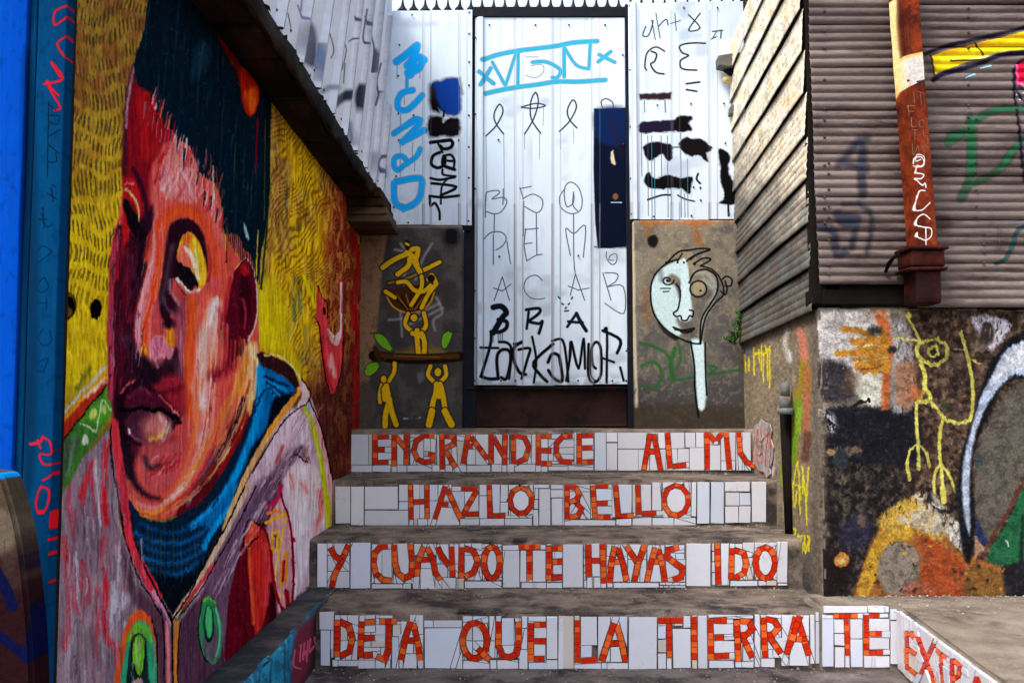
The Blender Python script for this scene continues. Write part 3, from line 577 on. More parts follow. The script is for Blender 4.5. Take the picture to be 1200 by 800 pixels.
for i in range(40):
    y = random.uniform(262, 410); x = 186 - (y-262)*.13 + random.uniform(-12, 5); S([(x, y), (x-2, y+10), (x-4, y+22)], random.uniform(1, 2.4), random.choice([(240,168,170),(226,110,100),(240,90,52),(246,190,190)]), w1=.6, soft=1.4, al=.6, dry=.38, sd=i)
for i in range(150):
    x = random.uniform(72, 190); y = random.uniform(500, 780)
    if x + (y-500)*.0 < 75 or x > 128 + (y-500)*.36 or y < 640 - (x-70)*2.4 + 0*y: continue
    l = random.uniform(15, 50); S([(x, y), (x+random.uniform(-2,2), y+l*.5), (x+random.uniform(-3,4), y+l)], random.uniform(1, 3.4), random.choice([(190,44,60),(204,196,204),(150,130,146),(96,78,96),(120,96,114),(176,170,184),(70,56,72)]), w1=.7, soft=1.6, al=.6, dry=.42, sd=i)
for i in range(110):
    t = random.random(); x = 372 - t*110 + random.uniform(-14, 8); y = 480 + t*190 + random.uniform(-20, 20)
    if x < 250 + (700-y)*.42 or x > 384: continue
    l = random.uniform(12, 34); S([(x, y), (x-l*.28, y+l*.5), (x-l*.5, y+l)], random.uniform(1, 3), random.choice([(230,214,224),(196,168,188),(170,140,164),(216,150,160),(120,92,116),(240,230,236)]), w1=.7, soft=1.6, al=.5, dry=.42, sd=i)
for i in range(120):
    x = random.uniform(318, 410); y = random.uniform(160, 540)
    if y < 100+(x-300)*1.3+20 or (x < 345 and y > 420) or x-y*.0 > 414: continue
    S([(x, y), (x+random.uniform(-3,3), y+8), (x+random.uniform(-5,5), y+18)], random.uniform(1, 2.6), random.choice([(236,196,40),(206,150,50),(150,80,50),(90,44,36),(226,180,90),(170,110,60)]) if y < 430 else random.choice([(120,60,48),(80,36,34),(56,30,26),(140,84,50)]), w1=.6, soft=1.4, al=.55, dry=.35, sd=i)
mu.smear(1.7, .35, .06, 3); mu.smear(1.1, .9, .15, 8)
W0 = (slice(None), slice(None))
mu.put(W0, (sst(.70, .76, fb(mu.X/2.5, mu.Y/3.5, 83, 4))*.15).astype(np.float32), (176,168,150))
mu.put(W0, (sst(.71, .77, fb(mu.X/2.5, mu.Y/4, 87, 4))*.12).astype(np.float32), (24,18,18))
foot = 478 + (600-mu.X)*.905
mu.put(W0, (sst(-7, -1, mu.Y - foot + 5*vn(mu.X/4, mu.Y/4, 5))*.75).astype(np.float32)*(mu.X < 376), (62,54,48))
mu.a[:] = 1
# ================================================================ paint on the white gate panels (plane at YD)
NB = (14, 16, 22); CY = (8, 156, 186)
gt = Canvas((onY(440, 400, YD).x, YD, onY(0, 530, YD).z), (onY(880, 400, YD).x-onY(440, 400, YD).x, 0, 0), (0, 0, onY(0, -8, YD).z-onY(0, 530, YD).z), 1760, 2150)
P_ = zt(440,0,5.333); Q_ = zt(450,110,5); R_ = zt(540,0,3.636); V_ = zt(540,200,5.4545); X_ = zt(540,320,4.21); Y_ = zt(730,0,2.963)
gt.jk = .25
gs, gf, ge = gt.stroke, gt.fill, gt.ell
# grime, faint stains
gt.put((slice(None), slice(None)), (sst(.6, .85, fb(gt.X/7, gt.Y/90, 3, 4))*.16).astype(np.float32), (176,170,172))
gt.put((slice(None), slice(None)), (sst(.62, .85, fb(gt.X/40, gt.Y/30, 13, 3))*.3).astype(np.float32), (214,196,204))
# blue letters down the left panel: M U N D O
for q, w in (((135,395,190,355,262,295),9),((262,300,240,370,200,420),9),((200,420,270,370,305,385),9),((300,385,270,440,205,465),9),((230,400,235,440,215,470),12),((205,460,200,500,198,555),4),
             ((235,572,170,590,142,640,150,690,210,690,295,605),7.5),((190,795,250,755,282,760),8)): gs(P_(*q), w, (30,160,232), soft=1.3)
for q in ((138,400,137,500),(190,480,192,520),(280,440,280,500),(160,690,158,790),(183,600,183,660)): gs(P_(*q), .7, (60,150,210))
for q, w in (((60,240,120,200,200,160),7),((200,160,205,190,110,290),8),((110,285,160,262,238,220),8),((215,330,190,375,120,425,85,452,62,430,65,385,100,370,130,390,140,415),6.5),
             ((75,520,210,500,222,560,200,630,130,672,75,650,60,590,62,530),8),((112,655,116,690),4)): gs(Q_(*q), w, (34,160,232), soft=1.5)
for q in ((100,120,102,190),(172,290,168,370,182,380,182,455),(98,310,98,490),(172,630,170,680)): gs(Q_(*q), .7, (60,140,200))
# navy and black blots of the second strip
gf(P_(345,540, 400,510, 500,490, 530,520, 540,640, 530,720, 470,735, 400,700, 350,640), (18,62,132), soft=4, jit=8); gf(P_(335,560, 350,530, 380,600, 385,700, 345,690), (40,26,36), soft=5); gf(P_(335,620, 385,640, 410,720, 350,690), (14,12,20), soft=5)
gs(P_(430,700, 428,735), 3, (16,30,60)); gs(P_(530,500, 541,600), 2, (16,20,40), soft=4, jit=8)
gf(Q_(262,145, 300,138, 350,142, 350,175, 375,150, 440,150, 448,240, 400,262, 345,255, 262,258), (14,12,16), soft=4, jit=8); gf(Q_(350,200, 440,160, 430,250, 360,240), (24,16,24), soft=6)
for q, w in (((275,292,340,284,392,278),4.6),((392,278,404,296,392,322,352,330,330,312),4.4),((320,300,345,350),3),((330,350,290,370,280,420,320,440,355,420,360,380),4.2),((350,370,395,365,410,400,350,395),3.4),((350,380,350,425,415,450),4.4),((415,400,410,450),3),((345,450,350,480,420,490),3),
             ((275,500,330,510,415,495),3.4),((280,530,425,552,335,600),3.6),((375,505,340,550,335,650),2.6),((270,605,350,612,440,602),3.6),((270,605,275,660,300,645,325,690,328,740),3.2)): gs(Q_(*q), w, NB, soft=1)
# cyan framed writing
for q, w in (((92,262,150,240,240,222,320,212,400,202,480,186,580,180),5.6),((105,403,170,388,240,376,320,366,410,352,500,352,615,345),5.6),((135,270,190,370),4),((190,370,235,232),4),((245,225,243,375),4),
             ((305,270,360,268,410,290,425,310,410,335,390,335),4.6),((440,330,440,205),4.6),((440,205,490,280,545,298),4),((545,298,552,185),4),((78,312,140,360),5),((128,295,85,368),5),((588,238,655,270),4.6),((638,225,585,268),4.6)):
    gs(R_(*q), w, CY, soft=1.4, al=.95)
for q in ((275,248,330,248),(300,285,345,280,352,310,320,335,275,325)): gs(R_(*q), .8, (110,110,124))
# row of loops
for cx in (0, 312): gs(R_(108+cx,582-cx*.06, 150+cx,540-cx*.06, 180+cx,480-cx*.06, 165+cx,448-cx*.06, 142+cx,490-cx*.06, 150+cx,530-cx*.06, 182+cx,574-cx*.08), 1.9, (22,50,66), soft=.9)
gs(R_(272,575, 310,510, 330,440, 318,398, 298,440, 300,510, 340,572), 1.9, (22,50,66), soft=.9); gs(R_(258,460, 320,445, 360,455, 310,466, 258,462), 1.8, (22,50,66), soft=.9)
gs(R_(602,462, 598,435, 620,425, 645,440, 648,462), 1.6, (22,40,56), soft=.9)
for q in ((108,585,110,860),(183,575,186,860),(272,580,272,640),(335,575,335,680),(353,460,350,540),(425,560,425,640),(480,555,480,612)): gs(R_(*q), .6, (70,100,120), soft=.7)
# second row and below
IN = (58,78,96)
for q in ((160,160,170,140,235,130,245,150,200,185,270,175,295,205,260,265,215,280,165,265),(158,165,158,300),(272,120,270,220),(215,285,213,400),(380,120,450,105),(378,115,400,185),(395,185,460,155,520,190,515,250,480,272,410,235),(402,200,400,420),(482,280,486,540),
          (665,120,632,170,640,240,700,278,760,260,775,190,750,110,700,78,665,110,662,180,680,235,720,205,720,140),(720,150,715,220,745,262),(720,280,722,560,730,655),
          (148,440,190,400,255,395,290,430,270,480,225,510),(208,410,208,600),(295,455,318,598),(415,375,405,480,420,575),(410,380,495,372),(410,470,455,465),(420,580,480,545,520,538),
          (700,545,670,375,722,405,795,355,782,555),(930,520,930,560,960,600,990,590,995,540,960,540,945,570,975,575)): gs(V_(*q), 1.3, IN, soft=.8)
for q in ((165,135,205,20),(205,20,240,135),(162,75,205,90,248,55),(402,38,370,12,325,30,312,80,340,120,380,130,415,125),(540,110,565,5),(565,5,610,135),(530,65,580,85,632,75),(700,0,740,135),(710,0,770,5,765,40,720,70),(720,70,800,68,803,200,710,150)): gs(X_(*q), 1.3, IN, soft=.8, smooth=len(q) > 6)
# black tags
for q, w in (((160,170,200,165,225,195,205,220,160,295),7),((185,230,225,240,225,270,195,290,150,290),5),((322,182,385,175,385,200,330,240),4),((335,190,325,275),3.4),((330,240,385,250,402,240,385,298),4),((525,265,570,200),3.6),((570,200,590,240,618,285),4.6),((530,240,600,245),3.6)): gs(X_(*q), w, (16,22,38), soft=1)
for q in ((160,290,160,340),(185,290,185,340),(205,290,205,345),(195,280,195,330)): gs(X_(*q), 1, (20,26,40))
BT = [((150,295,145,360,100,510),3.8),((98,368,185,370),3.2),((100,510,140,522,185,520),4.4),((185,520,178,420,200,380,240,385,245,440,225,520,200,515),4.2),((190,340,230,345,250,385,238,520),3.6),((300,340,262,370,262,430,290,490,320,500),4.2),((262,350,300,345),3.4),((285,378,340,372,330,420,300,520),3.6),((352,315,372,430,360,540),3.2),((455,350,360,440,390,500,425,535),4.2),((430,440,450,400,480,405,490,440,500,530,460,520,432,480),4.2),((450,335,500,330,520,420,530,535),3.4),((535,420,540,340),3),
      ((520,530,540,400,545,340,580,470,605,325,612,470),3.4),((630,350,628,500,655,540,690,500,690,380,670,340,645,370,650,450,665,470),3.6),((700,420,755,440),3.2),((705,285,720,290,718,540),3.4),((700,285,785,330,770,395),4),((785,465,802,530),3.2),((640,380,640,500,670,535),2.4)]
for q, w in BT: gs(X_(*q), w, NB, soft=1)
for q in ((482,118,490,128),(498,150,506,156),(530,155,536,150),(512,188,530,186),(515,175,520,170),(550,120,546,128),(825,345,830,343),(815,385,838,385),(820,375,832,400),(832,405,836,402)): gs(X_(*q), 2, NB, soft=1)
# dark square over the lock
gf(R_(568,468, 640,464, 702,462, 705,620), (10,40,84), smooth=False, soft=1.2)
gf(ID(695.5,128, 733,127, 736.5,200, 738,290, 700,292, 697,262, 695,200), (10,20,44), smooth=False, soft=1.4); gf(ID(697,129, 733,128, 734,165, 715,172, 697,160), (12,40,82), soft=6, al=.9); gs(ID(697,290, 738,291), 2.5, (8,16,34), dry=.3)
gs(ID(716,140, 728,180), 5, (50,26,48), soft=8, al=.6); gf(ID(718,176, 720,186, 721,194, 716,192, 715,184), (190,176,150), soft=1.6, jit=8); ge(721, 231, 3.4, 3.8, (120,84,48), soft=1.8); gs(ID(716,238, 728,238), 1.2, (200,210,220), dry=.4)
# right panel
DK = (30,30,40)
for q, w in (((75,105,65,135,85,135,100,90,95,85),1.6),((97,90,108,150),1.2),((110,60,125,145),1.2),((118,105,145,80,152,100),1.5),((175,60,180,120),1.2),((160,95,195,85),1.2),((222,65,262,110,222,118,262,60),1.8),((300,148,318,140),1.4),((305,122,340,118),1.6),((335,120,333,145),1.6),((305,145,320,120),1.2)): gs(zt(733,0,2.963)(*q) if False else Y_(*q), w, DK, soft=.8)
for q, w in (((140,190,110,175,80,195,72,240,78,255),2),((95,190,112,200,105,225,92,235,110,262,138,268),2.2),((280,163,230,162,192,172,200,195,222,205,195,222,200,250,250,255),2.2),((215,302,260,296),2.4),((215,322,250,328),2.4),((255,612,250,630,262,645),2.6),((262,658,264,664),2),((82,700,130,685,160,684),2.4),((185,685,210,698,242,706),2)): gs(Y_(*q), w, DK, soft=.9)
gf(Y_(52,335, 165,330, 165,356, 55,358), (52,34,40), smooth=False, soft=2.6, jit=6)
gf(Y_(55,435, 120,428, 180,425, 232,412, 225,440, 232,462, 180,466, 110,470, 56,470), (34,26,52), soft=2.2, jit=9); gf(Y_(180,415, 230,412, 235,425, 215,435, 232,462, 180,466), (16,12,14), soft=2.2, jit=9)
gf(Y_(70,515, 110,500, 160,510, 168,530, 165,562, 150,568, 130,545, 105,560, 85,568, 70,545), (22,18,28), soft=2.2, jit=9); gf(Y_(188,505, 210,485, 240,492, 262,488, 300,515, 300,530, 285,540, 292,570, 272,562, 262,550, 230,552, 200,535), (22,18,20), soft=2.2, jit=9); gs(Y_(160,520,195,520), 1.6, DK)
gf(Y_(70,630, 85,605, 100,625, 130,620, 150,615, 200,625, 235,620, 235,650, 225,682, 200,665, 160,662, 110,665, 78,655), (14,12,14), soft=2.2, jit=9); gf(Y_(325,530, 345,528, 365,550, 360,590, 375,640, 388,712, 330,715, 345,690, 332,640, 330,580), (14,14,16), soft=2.2, jit=9); gs(Y_(358,700, 360,755), 2.6, (20,20,24))
for x, y0, y1, c in ((60,470,620,0),(82,480,755,0),(95,480,770,1),(105,560,770,1),(128,480,620,0),(150,480,760,0),(162,660,720,0),(195,470,760,0),(208,680,760,1),(218,560,760,1),(70,360,400,0),(142,358,400,0)):
    gs(Y_(x,y0,x+2,y1), .9, (40,120,140) if c else (60,60,80), soft=.8)
for q in ((70,365,68,372),(140,360,142,400)): gs(Y_(*q), .7, DK)
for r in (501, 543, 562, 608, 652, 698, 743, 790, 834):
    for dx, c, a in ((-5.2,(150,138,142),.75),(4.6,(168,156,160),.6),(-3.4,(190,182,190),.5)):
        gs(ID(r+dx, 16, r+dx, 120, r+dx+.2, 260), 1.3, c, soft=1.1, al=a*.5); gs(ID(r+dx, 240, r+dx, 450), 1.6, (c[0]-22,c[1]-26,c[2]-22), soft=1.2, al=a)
# rust at sheet foot, dirt at lower edge
W0 = (slice(None), slice(None))
gt.put(W0, (sst(430, 452, gt.Y)*sst(.3, .6, fb(gt.X/10, gt.Y/5, 5, 3))*.5).astype(np.float32), (120,112,112))

# ================================================================ paint on the pillars (plane YB)
pc = Canvas((onY(415, 400, YB).x, YB, onY(0, 510, YB).z), (onY(885, 400, YB).x-onY(415, 400, YB).x, 0, 0), (0, 0, onY(0, 250, YB).z-onY(0, 510, YB).z), 1700, 950)
pc.jk = .4; pc.dk = .2
ps, pf, pe = pc.stroke, pc.fill, pc.ell
L_ = zt(410,240,2.857); M_ = zt(730,240,2.963); YE = (212,168,20); BK = (14,14,14)
n = fb(pc.X/20, pc.Y/20, 3, 4); m_ = (pc.X < 560)
pc.put(W0, (m_*.9).astype(np.float32), lambda X, Y: lerpc((66,64,66), (92,88,86), sst(.35,.65,fb(X/16, Y/16, 8, 4))))
pf(ID(415,255, 452,262, 450,300, 446,340, 440,400, 434,440, 430,470, 428,505, 415,505), (136,112,90), soft=3); pc.put(W0, (m_*sst(.58,.66,fb(pc.X/5, pc.Y/6, 18, 3))*(pc.X < 450)*.35).astype(np.float32), (92,72,60))
pf(ID(418,455, 436,450, 434,505, 418,505), (80,70,62), soft=6, al=.8)
pf(L_(320,80, 360,80, 360,132, 318,130), (22,24,32), soft=5); pf(ID(452,262, 540,264, 540,267, 452,266), (120,112,100), soft=2, al=.7)
for q in ((170,130,200,180,180,240),(275,130,240,190,220,250),(150,150,210,160),(130,385,200,375,300,330),(170,360,175,440),(200,400,310,345),(290,310,310,360,280,385,285,420)): ps(L_(*q), 3, (150,150,154), soft=2, al=.75)
def fig(L, w, c=YE):
    for q in L: ps(L_(*q), w+2.2, BK, soft=1.6, al=.95)
    for q in L: ps(L_(*q), w, c, soft=1.2)
pf(L_(150,500, 250,470, 330,500, 240,505), (150,118,30), soft=8, al=.7)
pf(L_(118,285, 135,330, 180,358, 230,358, 270,325, 285,285, 280,265, 200,270, 150,280), (74,46,18), soft=2); ps(L_(118,290, 140,335, 185,360, 235,356, 270,325, 286,275), 2, (190,140,30))
for i in range(8): ps(L_(140+i*16,300, 190+i*4,350), 1.4, (150,104,24) if i % 2 else (30,20,12))
fig([(130,262,180,250,240,225,300,195)], 3, (150,120,30)); fig([(240,222,300,192)], 5)
fig([(190,160,215,175,225,200),(188,165,145,185,110,210),(200,180,195,205,160,232),(215,190,235,225),(205,150,228,148,222,180)], 6)
pf(L_(182,125, 192,116, 202,125, 202,145, 192,152, 183,140), (40,26,10), soft=1.2); ps(L_(188,130, 196,134), 3, YE)
fig([(120,290,150,310),(160,260,190,258,215,285,245,290,270,270),(240,240,240,275,215,320,205,335),(262,250,275,235,290,265),(285,270,262,300,240,345)], 5); pe(*L_(272,246)[0], 4.5, 4.5, (40,24,10)); 
fig([(195,365,185,400,210,425,230,430,255,405,248,362)], 5); fig([(225,420,225,450,230,500),(240,430,250,460,248,502),(210,430,245,440)], 6); pe(*L_(215,378)[0], 5.5, 6, BK); pe(*L_(215,378)[0], 4, 4.6, YE)
ps(L_(80,505, 140,512, 220,516, 300,514, 368,508), 12, (28,16,8), soft=1.5); ps(L_(90,500, 160,510, 240,512, 360,506), 6, (84,54,20), soft=2); ps(L_(100,515, 200,522, 330,518), 1.6, (30,18,8)); ps(L_(150,505, 300,510), 1.4, (130,90,30)); ps(L_(85,480, 100,520), 6, (70,44,16), soft=2)
for q in ((85,430,115,440,135,470,145,490,115,480,90,455),(50,560,60,535,85,528,100,535,85,560,60,572),(310,440,325,425,342,425,335,455,320,480,308,470)): pf(L_(*q), BK, soft=3.4); pf(L_(*q), (110,168,38), soft=1.2)
ps(L_(68,430, 100,430), 1.4, (60,70,20)); ps(L_(335,425, 362,425), 1.4, (40,50,20)); ps(L_(140,485,160,505), 1.5, (60,70,20)); ps(L_(95,535,120,515), 1.6, (60,70,20))
fig([(150,530,148,560,130,590,115,610)], 5); fig([(108,600,100,635,102,660)], 5); fig([(122,605,128,640,130,660,120,700,118,740),(132,650,140,690,155,735),(115,615,118,650)], 6.5); pe(*L_(113,583)[0], 4.6, 5.6, BK); pe(*L_(113,583)[0], 3.4, 4.4, YE)
fig([(270,540,262,570,285,595),(318,540,322,570,300,595)], 5); fig([(290,600,288,630,280,655,275,680),(302,600,312,640,318,680),(296,610,298,640)], 6.5); fig([(275,690,265,735),(318,690,340,735)], 8); pe(*L_(295,560)[0], 5.4, 6.4, BK); pe(*L_(295,560)[0], 4, 5, YE)
ps(L_(180,715,235,712), 2.4, (150,146,140), dry=.45); pf(L_(225,565,245,560,250,580,232,600), (120,114,108), soft=3, al=.7)
# right pillar
mr = (pc.X > 650)
pc.put(W0, mr*1., lambda X, Y: lerpc((90,88,87), (130,122,108), sst(.2,.8,fb(X/15, Y/18, 28, 4)*.7+.3*sst(480, 260, Y))))
pc.put(W0, (mr*sst(425, 470, pc.Y+14*(n-.5))*.5).astype(np.float32), (58,56,62)); pc.put(W0, (mr*sst(.52,.66,fb(pc.X/12, pc.Y/12, 38, 4))*.25).astype(np.float32), (74,72,76)); pc.put(W0, (mr*sst(.6,.68,fb(pc.X/4, pc.Y/4, 48, 3))*.2).astype(np.float32), (190,172,140))
for q, w, a in (((70,60,110,62,150,60),5,.8),((250,55,262,130),9,.6),((85,60,90,130),6,.5),((215,60,300,62),5,.8),((80,300,85,400),8,.35),((130,60,400,60),2,.5)): ps(M_(*q), w, (150,84,36), soft=7, al=a, dry=.35)
ps(M_(32,50,36,200,40,450,48,700), 3.6, (176,164,144), soft=2, dry=.25); pf(M_(45,700,120,690,400,700,420,740,420,780,45,780), (64,54,40), soft=8, al=.6)  # pale line down the left edge: the lit side face, painted on
pf(M_(88,115,110,105,122,125,110,148,90,140), (20,18,18), soft=3)
for q, w in (((58,480,100,490,150,515,170,560),4),((65,560,110,545,135,590,110,635,70,630),4),((190,470,200,540,160,600,190,608,260,595,410,572),3),((310,575,300,560,325,565,300,585),3),((180,500,165,560,175,600),5)): ps(M_(*q), w, (46,96,50), soft=2.2, al=.8, dry=.2)
pf(M_(205,190, 175,200, 130,225, 100,275, 98,330, 115,385, 150,430, 185,455, 205,440, 185,400, 200,370, 185,290, 150,260, 170,240, 200,262, 205,330, 195,380, 215,405, 240,385, 232,300, 225,220), (186,210,214), soft=3.4)
pf(M_(205,195, 222,200, 232,290, 236,380, 215,405, 190,385, 200,300), (196,220,226), soft=2); pf(M_(236,470, 280,480, 286,560, 290,660, 272,715, 258,660, 246,560), (186,214,222), soft=4); ps(M_(262,480, 266,560, 272,700), 8, (200,224,230), soft=3, dry=.2)
ps(M_(280,262,320,300,300,350,278,400,268,470), 5, (170,176,170), soft=5, al=.6); pe(*M_(262,290)[0], 8, 8, (150,140,116), soft=2); ps(M_(250,235,295,240,322,280), 4, (180,186,180), soft=5, al=.6)
for q, w in (((190,190,150,205,110,245,96,300,105,370,140,425,190,460,240,480,270,482),2),((268,482,272,400,300,350,328,300,325,250,290,225,250,235,230,270),2),((270,480,285,395,320,340,350,310,340,260,310,225,270,212),1.8),((150,205,190,165,225,158),2),((190,195,205,170),1.6),((225,158,265,152,302,155,250,175,222,195),1.9),((235,190,260,170,302,158),1.8),((245,205,280,185,305,190,270,212),1.8),
             ((345,258,360,248,378,258,375,280,355,282),1.8),((355,265,362,290,355,312,340,300),1.8),((185,275,200,300,192,360,175,375,185,388,200,385,205,400,222,400,232,385,242,388,245,370,232,365),1.8),((175,425,210,435,248,428,225,440,180,432),2),((200,440,215,446,240,440),1.4),((285,480,288,600,292,660),2),((235,475,248,560,250,640,262,735),2.2)): ps(M_(*q), w, BK, soft=1)
ps([M_(262+math.cos(t)*29, 292+math.sin(t)*28)[0] for t in np.linspace(0, 6.4, 14)], 1.7, BK); pe(*M_(270,298)[0], 1.3, 1.3, BK)
ps([M_(155+math.cos(t)*(22-t*2.2), 262+math.sin(t)*(18-t*1.8))[0] for t in np.linspace(0, 10, 20)], 1.8, (30,20,28)); ps(M_(130,290,165,290), 1.2, BK); ps(M_(140,302,160,300), 1.2, BK); ps(M_(130,230,135,262), 5, (60,50,60), soft=6, al=.5)
for q in ((150,200),(190,200),(212,200),(250,207)): pe(*M_(*q)[0], 1.2, 1.2, BK)
pf(M_(120,400, 150,440, 190,458, 180,470, 140,440), BK, soft=2.5, al=.8)

# ================================================================ concrete wall on the right: front and side
zRb = zG-.05
rf = Canvas((cornR.x-.01, cornR.y, zRb), (1.2, 0, 0), (0, 0, zR-zRb+.03), 1300, 1250)
rf.dk = .22; s_, f_, e_ = rf.stroke, rf.fill, rf.ell; R8 = zt(1000,350,2.162); R6 = zt(860,340,4); R7 = zt(860,520,4); R9 = zt(1100,380,2.5); R5 = zt(900,640,4)
def rbg(X, Y):
    a = fb(X/22, Y/22, 3, 4); b = fb(X/5, Y/5, 13, 4); y = Y + 22*(a-.5)
    c = lerpc((142,128,108), (120,110,98), a)
    dark = lerpc((36,31,34), (92,78,68), sst(.35,.8,b)); m = sst(478, 486, y+8*(b-.5))*sst(960,975,X+0*Y); c = c*(1-m[...,None])+dark*m[...,None]
    br = lerpc((58,38,32), (122,96,74), sst(.25,.85,b)); m = sst(1055,1072,X+10*(b-.5)); c = c*(1-m[...,None])+br*m[...,None]
    m = sst(.45,.7,fb(X/14, Y/14, 23, 4))*sst(1090,1130,X); c = c*(1-m[...,None]*.6)+np.array((132,122,106))/255*m[...,None]*.6
    return c*(.8+.4*b[...,None])
rf.base(rbg)
f_(R6(400,100, 560,100, 700,95, 730,140, 720,300, 640,420, 720,545, 640,550, 560,470, 480,350, 400,340), (196,190,188), soft=6, dry=.22, ang=30)
f_(R6(540,380, 700,390, 720,545, 640,545, 560,470), (208,206,190), soft=4, dry=.2); f_(R6(410,340, 530,350, 560,440, 540,520, 410,500), (64,60,68), soft=7, dry=.25); f_(R6(520,380, 580,400, 560,480, 520,480), (120,90,66), soft=7, al=.6)
f_(R6(440,555, 800,550, 860,560, 860,800, 470,790, 450,650), (24,26,38), soft=5, al=.9); s_(R6(405,560, 450,600, 460,650), 10, (190,190,196), soft=8, dry=.45)
f_(R6(730,170, 800,150, 840,260, 840,540, 730,545), (150,146,150), soft=6, dry=.4); f_(R6(745,190, 790,170, 800,330, 760,330), (196,200,204), soft=5, al=.5, dry=.45)
for q, w in (((690,100,715,200,725,300),11),((665,110,690,160,715,260),9),((725,300,715,420,710,540),9),((715,390,712,540),7)): s_(R6(*q), w, (204,98,42), soft=5, al=.85, dry=.22)
for q, w in (((515,185,620,200,700,260),7),((485,297,600,292,700,290),7),((560,240,720,245),8),((570,330,720,320),8),((575,360,720,345),7),((600,382,700,365),6),((590,270,725,265),6),((640,220,660,380),8),((700,200,715,370),9)): s_(R6(*q), w, (206,138,34), soft=2.5, dry=.2)
s_(R6(560,335,640,330,720,310), 1.4, (226,200,130), dry=.4); s_(R6(600,375,700,352), 1.4, (120,70,20)); s_(R6(610,262,680,262), 2, (226,214,160), dry=.45)
s_(R6(565,538,600,522,632,517), 3.4, (18,20,24), soft=1.4); e_(*R6(632,517)[0], 2.4, 2.4, (10,12,14)); e_(*R6(660,190)[0], 9, 5, (54,52,54), soft=6); e_(*R6(742,278)[0], 5, 4, (40,46,56), soft=4)
f_(R6(450,740, 580,735, 600,760, 540,775, 460,770), (132,108,84), soft=4, dry=.42); 
# lower part
f_(R7(460,40, 520,30, 530,100, 480,110), (54,64,74), soft=5); e_(*R7(455,40)[0], 5, 4, (190,146,96), soft=3); f_(R7(480,150,540,150,520,190,485,180), (120,110,90), soft=4, dry=.42)
f_(R7(500,380, 620,330, 640,450, 560,500, 500,470), (44,44,80), soft=12, al=.7); e_(*R7(600,360)[0], 6, 8, (110,90,84), soft=5); f_(R7(410,520, 480,480, 560,560, 540,640, 520,720, 415,720), (40,24,26), soft=6, al=.9)
e_(*R7(505,545)[0], 9, 9, (204,136,50), soft=2); e_(*R7(505,545)[0], 4, 4, (214,190,120), soft=3); s_(R7(400,260,405,400,400,700), 5, (110,100,92), soft=4, dry=.4)
# yellow/orange patch at the foot
f_(R8(0,760, 30,660, 60,590, 110,560, 160,520, 200,550, 240,600, 300,650, 380,690, 400,780, 20,790), (170,104,40), soft=4, dry=.15, ang=20)
f_(R8(10,740, 40,640, 80,580, 130,560, 150,600, 80,650, 60,700, 30,760), (206,156,36), soft=3, dry=.2); f_(R8(60,560, 150,500, 200,540, 230,600, 190,620, 150,580, 100,600), (206,164,60), soft=5, dry=.3)
f_(R8(170,600, 250,640, 300,700, 290,770, 180,770, 170,680), (176,76,30), soft=6, dry=.3); f_(R8(80,630, 130,615, 165,650, 160,720, 120,750, 80,740, 60,690), (140,126,112), soft=3); f_(R8(240,590, 260,560, 290,590, 280,640, 250,620), (200,196,190), soft=3, dry=.3)
f_(R8(110,560, 170,530, 150,500, 200,490, 260,570, 220,600), (190,180,160), soft=5, dry=.4); f_(R8(280,690, 330,680, 380,700, 395,790, 300,790), (142,98,40), soft=5, dry=.3); f_(R8(380,670, 440,660, 440,800, 400,800), (36,34,42), soft=6)
f_(R8(130,720,175,715,200,740,180,760,130,750), (168,92,76), soft=4, al=.8, dry=.35); s_(R5(640,180,690,110,720,60), 5, (110,100,90), soft=4, dry=.4)
for i in range(50): x, y = random.uniform(1005,1190), random.uniform(630,705); e_(x, y, random.uniform(1,3.2), random.uniform(.8,2), random.choice([(40,26,20),(90,50,26),(210,150,60),(60,40,36)]), soft=1.5, al=.8)
# dark crescent, green, white arc
f_(R9(250,20, 200,50, 150,120, 120,200, 90,300, 62,400, 55,520, 65,640, 85,700, 100,660, 105,560, 98,440, 105,370, 140,280, 190,180, 250,160, 300,180, 300,10), (14,16,24), soft=4)
f_(R9(300,30, 250,48, 200,70, 160,140, 120,220, 85,340, 70,420, 68,520, 85,610, 92,600, 90,480, 100,360, 130,260, 175,190, 220,150, 300,140), (176,190,216), soft=3.5); f_(R9(300,50, 240,60, 190,110, 150,180, 200,140, 300,110), (214,220,232), soft=5)
f_(R9(240,170, 300,170, 300,420, 240,450, 200,560, 130,640, 110,560, 108,440, 120,350, 170,240), (104,98,88), soft=5, dry=.15); f_(R9(270,420, 210,560, 145,670, 160,700, 235,700, 300,690, 300,420), (30,112,70), soft=2.5); s_(R9(262,430, 200,550, 110,700), 4, (110,50,34), soft=4, al=.8); s_(R9(246,560,242,700), 3, (20,50,40), soft=3)
f_(R9(108,560, 145,640, 110,680), (40,54,110), soft=3); f_(R9(105,620, 138,655, 105,690), (196,150,110), soft=3); e_(*R9(118,400)[0], 5, 8, (74,90,84), soft=3); s_(R9(195,625,205,650), 2, (190,200,190), dry=.4); f_(R9(230,700,300,700,300,800,240,800), (34,34,42), soft=5)
f_(R8(300,50, 360,45, 400,70, 350,130, 330,100), (186,184,200), soft=4, dry=.3); f_(R8(330,60,355,70,350,110,320,110), (70,56,50), soft=4, dry=.3); f_(R8(110,170,150,160,160,230,140,280,110,260), (180,110,64), soft=6, al=.7, dry=.35)
